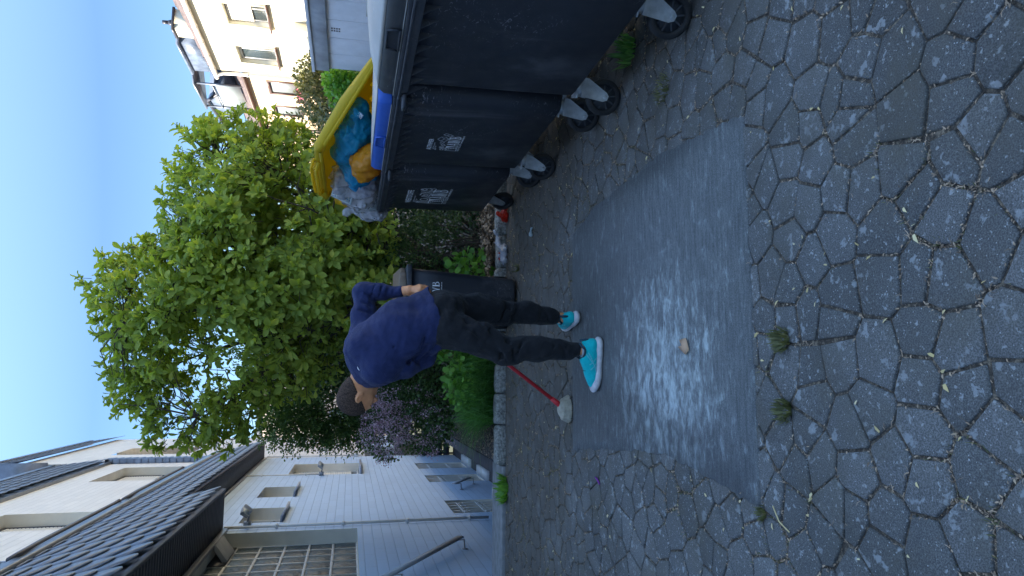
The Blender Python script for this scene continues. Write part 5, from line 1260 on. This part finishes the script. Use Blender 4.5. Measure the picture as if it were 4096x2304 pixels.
# bushes by the garage, planted pot, window flowers
mass('olive_bush', [((7.1,17.4,1.7),(1.0,.9,1.3)),((6.5,17.2,1.5),(.7,.8,1.1)),((7.6,17.6,1.9),(.7,.8,1.15)),((6.2,17.2,1.2),(.7,.8,1.1))], 17000, SLEAF, (.07,.13), 'olive', 'tall grey green bush catching sun beyond the garage corner', 'bush', (10,.04), (7,17.5,0), gaps=-.7)
mass('laurel_bush', [((6.15,15.2,1.45),(.42,.5,.70)),((6.45,15.3,1.75),(.35,.5,.50)),((5.95,15.1,1.0),(.4,.5,.8))], 3800, ROUND, (.06,.11), 'bright_leaf', 'fresh green leafy bush at the far end of the garage', 'bush', (8,.03), (6.2,15.3,0))
b = MB(); b.box(3.6, 5.4, 11.0, 11.25, -.05, 1.22); tag(b.build('garden_wall', M['granite']), 'low stone garden wall carrying the terracotta pot', 'wall')
pt = empty('flower_pot', (4.62, 11.12, 1.22), 'terracotta pot with wilted plant glimpsed above the yellow lid', 'flower pot')
M['terracotta'] = simple('terracotta', (.36,.11,.05), .8)
b = MB(); prof = [(.07,0),(.10,.15),(.115,.155),(.115,.20),(.10,.20)]; b.loft([[(4.62+r*cos(2*pi*k/20), 11.12+r*sin(2*pi*k/20), 1.22+z) for k in range(20)] for r, z in prof]); b.build('pot', M['terracotta'], pt)
P = np.array([4.62,11.12,1.45])+rng.normal(0,.06,(160,3)); V, F = scatter(*SLEAF, P, rdir(160), rdir(160), rng.uniform(.04,.07,160)); mesh_np('plant', V, F, M['litter'], pt)
wf = empty('window_box', (9.95, 24.7, 3.4), 'window box of bright magenta flowers on the peach house', 'window box')
b = MB(); b.box(9.82, 10.06, 24.2, 25.3, 3.28, 3.44); b.build('box', M['brown_frame'], wf)
P = np.stack([rng.uniform(9.78,10.03,420), rng.uniform(24.15,25.2,420), rng.uniform(3.38,3.56,420)], 1); V, F = scatter(*ROUND, P, rdir(420), rdir(420), rng.uniform(.03,.06,420)); mesh_np('flower', V, F, M['magenta'], wf)
# side bushes for depth behind the shrubbery
mass('tall_shrub', [((2.6,10.4,1.5),(.9,.8,1.4)),((3.4,10.8,1.6),(.8,.8,1.3))], 5200, SLEAF, (.05,.10), 'olive', 'pale leaved shrub behind the right side of the magnolia', 'bush', (8,.03), (2.9,10.6,0))
# ---------------------------------------------------------------- the man
A3 = lambda *v: np.array(v, float)
def skin_mat():
    m = N('skin'); v = m.coord(); m.col(m.ramp(m.noise(v, 25, 4), [(.3, (.62,.25,.11)), (.7, (.74,.34,.16))])); m.rough(.5)
    m.b.inputs['Subsurface Weight'].default_value = .12; m.b.inputs['Subsurface Radius'].default_value = (.01,.004,.002); m.b.inputs['Subsurface Scale'].default_value = .5
    m.bump(m.noise(v, 150, 3), .0012, .5); return m.m
M['skin'] = skin_mat()
def cloth(name, c, c2, sc=14, bump=.004, fold=13):
    m = N(name); v = m.coord(); m.col(m.ramp(m.noise(v, sc, 4, .6), [(.3, c), (.7, c2)])); m.rough(.88); m.b.inputs['Specular IOR Level'].default_value = .25
    m.b.inputs['Sheen Weight'].default_value = .08; m.b.inputs['Sheen Roughness'].default_value = .5
    h = m.math('ADD', m.math('MULTIPLY', m.noise(v, 500, 2), .15), m.noise(m.coord((1.0,1.0,1.0)), fold, 4, .5, 1.6)); m.bump(h, bump*3, .5); return m.m
M['sweater'] = cloth('navy_sweater', (.016,.024,.082), (.024,.034,.112), bump=.016, fold=6); M['trousers'] = cloth('black_joggers', (.009,.010,.013), (.016,.017,.021), bump=.014, fold=8)
def hair_mat():
    m = N('buzz_hair'); v = m.coord(); m.col(m.ramp(m.noise(v, 130, 4, .7), [(.36, (.028,.021,.018)), (.64, (.115,.075,.058))])); m.rough(.9); m.b.inputs['Specular IOR Level'].default_value = .12; m.bump(m.noise(v, 300, 3), .003); return m.m
M['hair'] = hair_mat()
J = dict(pel=A3(.35,4.22,.95), hL=A3(.30,4.13,.90), hR=A3(.425,4.31,.90), kL=A3(.172,4.05,.565), aL=A3(.182,3.985,.11), kR=A3(.430,4.36,.50), aR=A3(.408,4.40,.12),
         c0=A3(.362,4.215,.95), c1=A3(.262,4.225,1.165), c2=A3(.170,4.25,1.315), sL=A3(.068,4.145,1.285), eL=A3(.142,4.27,1.03), wL=A3(.36,4.49,.865), sR=A3(.262,4.40,1.375), eR=A3(.548,4.47,1.385), wR=A3(.550,4.40,1.155),
         nk=A3(.055,4.27,1.36), hd=A3(-.100,4.355,1.405))
ax_ = unit(J['c2']-J['c0']); sh = unit(J['sR']-J['sL']); chn = unit(np.cross(ax_, sh)); chn = chn if chn[2] < 0 else -chn
Fh = unit(A3(-.40,.27,-.88)); Uh = A3(-.86,.04,.50); Uh = unit(Uh-Fh*(Uh@Fh)); Lh = np.cross(Uh, Fh)     # face direction, crown direction, his left
H = lambda f, u, l: J['hd']+f*Fh+u*Uh+l*Lh
RH = np.array([Fh, Uh, Lh])
man = SDF((-.30,3.86,-.0), (.68,4.68,1.60), .0052)
# head
man.ell(H(-.012,.028,0), (.100,.085,.077), RH, .01); man.ell(H(.022,-.035,0), (.070,.082,.060), RH, .03); man.cap(H(.062,-.098,.0), H(.045,-.095,0), .024, .026, .03)
for s_ in (-1, 1): man.cap(H(.05,-.095,s_*.012), H(-.012,-.060,s_*.050), .018, .016, .03)
man.cap(H(.086,.018,-.03), H(.086,.018,.03), .012, .012, .02)                      # brow
for s_ in (-1, 1): man.ell(H(.096,-.004,s_*.030), (.012,.011,.015), RH, .012, 'sub'); man.ell(H(.082,-.005,s_*.030), (.012,.011,.012), RH, .003)
for s_ in (-1, 1): man.ell(H(.062,-.030,s_*.042), (.020,.018,.016), RH, .02)        # cheek bones
man.cap(H(.088,.008,0), H(.112,-.032,0), .008, .012, .012); man.ell(H(.098,-.038,.012), (.011,.008,.009), RH, .008); man.ell(H(.098,-.038,-.012), (.011,.008,.009), RH, .008)
man.ell(H(.090,-.062,0), (.010,.0055,.022), RH, .006); man.ell(H(.087,-.074,0), (.010,.006,.019), RH, .006)       # lips
for s_ in (-1, 1):      # ears
    E_ = lambda f, u, l: H(-.010+f*.85, -.006+u*.85, s_*(.071+l*.55))
    pts = [E_(.012,-.026,.002), E_(.006,-.030,.004), E_(-.010,-.016,.010), E_(-.016,.006,.014), E_(-.008,.027,.014), E_(.008,.030,.010), E_(.015,.018,.004)]
    man.chain(pts, [.006,.006,.0048,.0042,.0042,.0042,.004], .004); man.ell(E_(-.002,.002,.003), (.014,.024,.007), RH, .006); man.ell(E_(0,-.002,.016), (.009,.015,.006), RH, .003, 'sub')
# neck and trunk
man.cap(J['nk'], H(-.035,-.050,0), .062, .057, .05); man.cap(J['nk'], H(.0,-.085,0), .055, .045, .05)
man.cap(J['c0'], J['c1'], .11, .11, .05, flat=(chn, 1.2)); man.cap(J['c1'], J['c2'], .11, .10, .05, flat=(chn, 1.2)); man.cap(J['sL'], J['sR'], .048, .048, .05); man.cap(J['c2'], J['nk'], .085, .058, .06)
for a, b_, c in (('sL','eL','wL'),('sR','eR','wR')): man.cap(J[a], J[b_], .036, .024, .03); man.cap(J[b_], J[c], .024, .025, .02)
for a, b_, c in (('hL','kL','aL'),('hR','kR','aR')): man.cap(J[a], J[b_], .062, .038, .05); man.cap(J[b_], J[c], .038, .030, .03)
man.ell(J['pel'], (.11,.11,.09), None, .05)
# feet inside the shoes
dL = unit(A3(-.953,.30,0)); dR = unit(A3(-.12,.99,0)); oL = A3(.245,3.940,0); oR = A3(.412,4.335,0)
for o_, d_, an in ((oL, dL, 'aL'), (oR, dR, 'aR')): man.cap(J[an], o_+d_*.07+A3(0,0,.06), .030, .030, .02); man.cap(o_+d_*.07+A3(0,0,.055), o_+d_*.23+A3(0,0,.042), .028, .024, .02)
# right hand on the hip: back of the hand to the camera, fingers folded round towards the waist
w_, k_ = J['wR'], .008
ph = A3(.552,4.350,1.085); man.cap(w_, ph+A3(0,.01,.02), .027, .033, .02); 
kn = [A3(.578,4.335,1.050), A3(.570,4.310,1.042), A3(.553,4.294,1.046), A3(.533,4.288,1.058)]
for i, q in enumerate(kn): man.cap(ph+(q-ph)*.15, q, .021, .0135, .010)
ln = [.042,.047,.043,.034]
for i, q in enumerate(kn):
    p1 = q+A3(-.018,.012,-1)*ln[i]*.85; p2 = p1+A3(-.75,.35,-.45)*ln[i]*.75; p3 = p2+A3(-.8,.45,.25)*ln[i]*.5
    man.cap(q, p1, .0108, .0095, .004); man.cap(p1, p2, .0092, .0082, .003); man.cap(p2, p3, .0082, .0068, .003)
man.cap(ph+A3(-.015,.02,.02), A3(.505,4.34,1.07), .015, .012, .01); man.cap(A3(.505,4.34,1.07), A3(.475,4.335,1.055), .0115, .009, .004)
# left hand closed round the mop handle
sa = A3(.110,4.570,.443); sd = unit(A3(-.19,4.600,.035)-sa); grip = sa-sd*.50; hc = grip+A3(-.03,-.035,.01)
man.cap(J['wL'], hc, .027, .030, .02); man.ell(hc, (.034,.026,.040), None, .015)
n1 = unit(np.cross(sd, A3(0,1,0))); n2 = np.cross(sd, n1)
for i in range(4):
    c_ = grip+sd*(.032-.021*i); r_ = .0225; q = [c_+(n1*cos(t)+n2*sin(t))*r_ for t in (.6, 1.6, 2.7, 3.8)]; rr = [.0105,.0098,.009,.0075]; man.chain(q, rr, .004); man.cap(hc+(c_-hc)*.3, q[0], .014, .0105, .006)
man.cap(hc+sd*-.01, grip-sd*.045+n1*.02, .013, .0105, .008); man.cap(grip-sd*.045+n1*.02, grip-sd*.06-n2*.012, .0105, .0085, .004)
body = man.build('person', M['skin'], None, 1); tag(body, 'man in navy sweater and black joggers bending forward over a red handled mop', 'person')
# hair: cropped close
hr = SDF(J['hd']-.17, J['hd']+.17, .0045); hr.ell(H(-.012,.029,0), (.1025,.0875,.0795), RH, .01); hr.ell(H(-.045,-.015,0), (.066,.070,.064), RH, .03)
hr.cap(J['nk']*.7+H(-.045,-.05,0)*.3+A3(.0,0,.006), H(-.045,-.04,0), .060, .064, .03)
sl, Pq = hr.win(hr.lo, hr.lo+hr.n*hr.h, 0); q = (Pq-J['hd'])@RH.T; f_, u_, l_ = q[...,0], q[...,1], np.abs(q[...,2])
line = np.maximum(f_-(.074+.0*u_)+np.maximum(0, .052-u_)*1.25, np.where(f_ > -.02, -.026-u_+np.maximum(0, -f_)*.8, -1))     # hairline in front of the temple, then round the ear
line = np.maximum(line, -.140-u_); ear = .023-np.sqrt((f_+.012)**2+((u_+.012)*.85)**2); line = np.maximum(line, np.where(l_ > .05, ear, -1)); line = np.maximum(line, np.where(u_ < -.012, f_+.014+.25*np.maximum(0, -u_-.05), -1))
line = line+.004*np.sin(q[...,0]*900+3*np.sin(q[...,1]*700))*np.sin(q[...,1]*800+q[...,2]*600); hr.f = np.maximum(hr.f, line.astype(np.float32)); hr.build('hair', M['hair'], body, 1)
M['eye'] = simple('eye_dark', (.01,.008,.006), .3); b = MB()
for s_ in (-1, 1):
    b.tube([H(.092,.0105,s_*.016), H(.095,.014,s_*.030), H(.084,.010,s_*.046)], [.003,.0038,.002], 5)
    b.tube([H(.0915,-.004,s_*.020), H(.0945,-.001,s_*.030), H(.087,-.005,s_*.041)], [.0015,.0024,.0015], 5)
b.build('eyebrow', M['eye'], body)
# sweater
sw = SDF((-.12,3.95,.74), (.70,4.66,1.58), .0055)
sw.cap(J['c0']-ax_*.06, J['c1'], .188, .182, .06, flat=(chn, 1.22)); sw.cap(J['c1'], J['c2'], .182, .155, .06, flat=(chn, 1.15)); sw.cap(J['sL']+ax_*-.01, J['sR'], .085, .085, .09); sw.cap(J['c2']+ax_*.02, J['nk']+A3(.030,-.005,-.02), .130, .088, .07); sw.cap(J['nk']+A3(.03,-.005,-.02), J['nk']+A3(-.018,.004,.002), .088, .074, .03); sw.cap(J['sL']+A3(.01,0,.0), J['nk']+A3(-.03,-.01,-.055), .085, .066, .05)
sw.cap(J['c1']+chn*-.02, J['c2']+A3(.03,-.02,.02), .14, .13, .08)
sw.cap(A3(.462,4.25,.985), A3(.37,4.235,1.18), .090, .10, .07)
hemn = unit(A3(.295,.0,-.955)); sw.cut(hemn, hemn@A3(.365,4.2,.948))
def crease(a, b_, r, k=.02): sw.cap(a, b_, r, r*.7, k, 'sub')
sw.chain([J['sL'], J['sL']*.45+J['eL']*.55+A3(-.012,-.01,0), J['eL']+A3(-.008,0,0)], [.088,.080,.072], .035); sw.chain([J['eL'], J['eL']*.4+J['wL']*.6, J['wL']+A3(.012,.01,-.01)], [.070,.058,.050], .02)
sw.chain([J['sR'], J['sR']*.5+J['eR']*.5, J['eR']], [.085,.070,.062], .04); sw.chain([J['eR'], J['eR']*.5+J['wR']*.5, J['wR']+A3(0,0,.012)], [.062,.052,.043], .025)
# folds: from the armpit over the side, at elbow and waist
fr = -1*Fh*0
def onside(t, s_, off=0.0):   # point on the near side of the torso: t along the axis, s_ towards the chest
    c = J['c0']+(J['c2']-J['c0'])*t; n_ = unit(-sh+chn*s_); r_ = .165; return c+n_*(r_+off)
for (t0, s0, t1, s1, r_) in ((.80,.75,.50,-.25,.013),(.68,.85,.34,.0,.015),(.56,.95,.18,.15,.015),(.40,1.0,.10,.5,.013),(.86,.45,.74,-.55,.009),(.26,.9,.02,.45,.012),(.95,.3,.9,-.4,.008),(.62,.5,.30,-.35,.009)):
    a, b_ = onside(t0, s0, .008), onside(t1, s1, .010); m_ = onside((t0+t1)/2+.02, (s0+s1)/2, .012); sw.cap(a, m_, r_, r_, .022, 'sub'); sw.cap(m_, b_, r_, r_*.4, .022, 'sub')
    o_ = ax_*.020; sw.cap(a-unit(a-J['c1'])*.006+o_, b_-unit(b_-J['c1'])*.012+o_, .012, .006, .02)
for t in (.25,.45,.62,.78): 
    c = J['eR']*(1-t)+J['wR']*t; sw.cap(c+A3(-.05,-.052,.012), c+A3(.045,-.056,-.012), .006, .006, .014, 'sub')
for t in (.55,.75,.95):
    c = J['sR']*(1-t)+J['eR']*t; sw.cap(c+A3(.01,-.075,.03), c+A3(-.02,-.065,-.045), .007, .005, .016, 'sub')
for t in (.35,.6,.85,1.0):
    c = J['sL']*(1-t)+J['eL']*t; sw.cap(c+A3(-.06,-.055,.02), c+A3(.05,-.06,-.02), .006, .006, .016, 'sub')
sw.cap(J['sL']+A3(.05,-.06,-.03), J['eL']+A3(.085,-.02,.03), .012, .014, .02, 'sub'); sw.cap(J['eL']+A3(0,.01,.02), J['eL']*.55+J['wL']*.45, .068, .058, .02); sw.cap(J['sL']*.4+J['eL']*.6, J['eL'], .062, .066, .02); sw.noise(.0045, 4.5, 3, 3); sw.build('sweater', M['sweater'], body, 1)
mk = hit(sw, (.0648,4.12,1.4077)); b = MB(); b.tube([mk+A3(.012,0,.004), mk, mk+A3(-.010,0,-.008)], [.0015,.003,.0018], 5); b.build('sweater_mark', M['print'], body)
# joggers with ribbed cuffs
tr_ = SDF((.02,3.88,.08), (.62,4.60,1.06), .0052)
tr_.ell(J['pel']+A3(.0,0,-.01), (.165,.155,.125), None, .05); tr_.ell(A3(.40,4.17,.91), (.10,.09,.11), None, .06); tr_.ell(A3(.445,4.26,.90), (.095,.09,.14), None, .06)
def leg(h, k, a, rs, bow):
    p = [h, h*.5+k*.5+bow, k, k*.55+a*.45+A3(.012,.0,0), k*.2+a*.8]; tr_.chain(p, rs, .04)
leg(J['hL'], J['kL'], J['aL'], [.118,.098,.078,.068,.056], A3(.012,-.005,0)); leg(J['hR'], J['kR'], J['aR'], [.112,.092,.074,.064,.054], A3(.018,0,0))
for a, k in (('aL','kL'),('aR','kR')):
    A_, K_ = J[a], J[k]; u = unit(K_-A_); tr_.cap(A_+u*.10, A_+u*.125, .058, .060, .012); tr_.cap(A_+u*.045, A_+u*.09, .043, .045, .010); tr_.cap(A_+u*.155, A_+u*.17, .059, .058, .014)
    for i, (t, dz) in enumerate(((.16,.02),(.30,-.03),(.42,.02),(.86,.03),(.96,-.03),(1.06,.03))):
        c = A_+(K_-A_)*t; tr_.cap(c+A3(-.07,-.055,dz), c+A3(.07,-.062,-dz), .006, .007, .018, 'sub')
for (a, b_) in ((A3(.47,4.12,.86), A3(.33,4.03,.80)), (A3(.44,4.10,.80), A3(.30,4.00,.70)), (A3(.29,4.0,.80), A3(.18,3.96,.63)), (A3(.40,4.12,.74), A3(.27,4.0,.66)), (A3(.40,4.20,.80), A3(.345,4.14,.52)), (A3(.20,3.965,.66), A3(.12,4.0,.58))):
    tr_.cap(a, b_, .009, .006, .024, 'sub')
tr_.noise(.0045, 5.5, 9, 3)
hem2 = -hemn; tr_.build('joggers', M['trousers'], body, 1)
# shoes
M['shoe'] = cloth('teal_knit', (.003,.42,.47), (.006,.54,.58), 40, .0015); M['shoe_dark'] = simple('dark_lining', (.012,.045,.07), .7); M['sole'] = simple('foam_sole', (.55,.55,.58), .6, var=.2, scale=22); M['stripe'] = simple('pale_stripe', (.12,.55,.60), .45, var=.05)
def shoe(o_, d_, side):
    lat = A3(d_[1], -d_[0], 0)*side; T = lambda s_, t, z: o_+d_*s_+lat*t+A3(0,0,z); up = A3(0,0,1); lo = np.minimum(T(-.04,-.09,-.02), T(.38,.09,.2)); hi = np.maximum(T(-.04,-.09,-.02), T(.38,.09,.2)); lo = np.minimum(lo, np.minimum(T(-.04,.09,0), T(.38,-.09,0))); hi = np.maximum(hi, np.maximum(T(-.04,.09,.2), T(.38,-.09,.2)))
    root = empty('shoe', (0,0,0), None, None); root.parent = body; root.location = T(.1,0,0)
    s = SDF(lo, hi, .0036)
    s.chain([T(.036,0,.028), T(.10,0,.025), T(.16,.002,.023), T(.225,.004,.024), T(.272,.002,.030), T(.292,0,.036)], [.043,.042,.042,.048,.044,.034], .02, flat=(up, 1.75))
    s.cap(T(.028,0,.03), T(.06,0,.03), .038, .040, .01, flat=(up, 1.5)); s.cut((0,0,-1), 0.0); sl, Pq = s.win(s.lo, s.lo+s.n*s.h, 0)
    s.build('sole', M['sole'], root, 1)
    u = SDF(lo, hi, .0036)
    u.chain([T(.040,0,.070), T(.10,0,.068), T(.16,0,.062), T(.225,.002,.048), T(.268,.002,.042)], [.037,.038,.037,.037,.031], .03); u.cap(T(.022,0,.12), T(.035,0,.07), .012, .034, .02); u.cap(T(.075,0,.105), T(.12,0,.098), .032, .030, .03)
    u.cap(T(.13,0,.10), T(.20,0,.072), .026, .024, .03)
    u.cut((0,0,-1), -.030); u.cap(T(.073,0,.135), T(.080,0,.105), .034, .030, .008, 'sub')
    u.build('upper', M['shoe'], root, 1)
    def surf(s_, z, sg=1):
        for t in np.arange(.07, 0, -.0012):
            p = T(s_, t*sg, z); i = ((p-u.lo)/u.h).round().astype(int); i = np.clip(i, 0, u.n-1)
            if u.f[tuple(i)] < 0: return T(s_, (t+.0005)*sg, z)
        return T(s_, .03*sg, z)
    for sg in (1, -1):
        b = MB(); Cv = [[(.075,.098),(.10,.082),(.135,.065),(.165,.050),(.195,.040)], [(.085,.110),(.12,.080),(.155,.052),(.178,.040)], [(.105,.046),(.130,.066),(.148,.085)], [(.135,.042),(.160,.060),(.178,.076)]]
        for c in Cv:
            P = []
            for (a0, a1), (b0, b1) in zip(c[:-1], c[1:]):
                for t in (0, .33, .66): P.append(surf(a0+(b0-a0)*t, a1+(b1-a1)*t, sg))
            P.append(surf(*c[-1], sg)); b.tube(P, .0030, 5)
        b.build('side_stripe', M['stripe'], root)
    b = MB(); b.tube([T(.012,0,.145), T(.008,0,.11), T(.010,0,.07)], [.008,.009,.006], 6); 
    ring = [T(.073+.040*cos(2*pi*i/16), .036*sin(2*pi*i/16), .117+.012*cos(2*pi*i/16)**2+(.012 if cos(2*pi*i/16) < -.5 else 0)) for i in range(17)]; b.tube(ring, .0065, 6, cap=False)
    b.add([T(.112,-.022,.118), T(.112,.022,.118), T(.118,.024,.150), T(.118,-.024,.150), T(.19,-.018,.094), T(.19,.018,.094)], [(0,3,2,1),(0,1,5,4)])
    for i in range(5): s_ = .125+.016*i; b.tube([T(s_,-.022,.120-.28*(s_-.12)-.0), T(s_+.005,0,.128-.30*(s_-.12)), T(s_,.022,.120-.28*(s_-.12))], .0035, 5)
    b.tube([T(.12,.030,.036), T(.2,.040,.034), T(.27,.030,.038)], .006, 6); b.build('lining_and_laces', M['shoe_dark'], root)
    b = MB(); ring = [T(.076+.034*cos(2*pi*i/16), .031*sin(2*pi*i/16), .128) for i in range(17)]; b.tube(ring, .006, 6, cap=False); b.build('sock', M['bag_white'], root)
shoe(oL, dL, -1); shoe(oR, dR, 1)
# mop
mp = empty('mop', (-.19, 4.60, 0), 'red handled mop with pale fibre head resting on the ground', 'mop')
M['red'] = simple('red_handle', (.56,.02,.03), .4, var=.1); M['fibre'] = simple('mop_fibre', (.40,.365,.29), .95, var=.2, scale=40, bump=.006, bscale=120)
tip = sa+sd*.465; b = MB(); b.tube([tip, sa-sd*.62], .0125, 10); b.build('handle', M['red'], mp, smooth=True)
b = MB(); b.tube([tip+sd*.02, tip-sd*.08], [.022,.015], 10); b.build('socket', M['red'], mp, smooth=True)
s = SDF((-.36,4.42,-.01), (0,4.78,.2), .0045); s.ell(A3(-.185,4.60,.050), (.065,.058,.038), None, .02); s.ell(A3(-.195,4.60,.022), (.080,.07,.022), None, .012)
for i in range(40):
    a = 2*pi*i/40; c_, q = A3(-.19,4.6,0), A3(cos(a), sin(a)*.85, 0); s.chain([c_+q*.02+A3(0,0,.078), c_+q*.065+A3(0,0,.055), c_+q*(.080+.012*rng.random())+A3(0,0,.012)], [.007,.007,.006], .004)
s.cut((0,0,-1), 0); s.build('mop_head', M['fibre'], mp, 1)
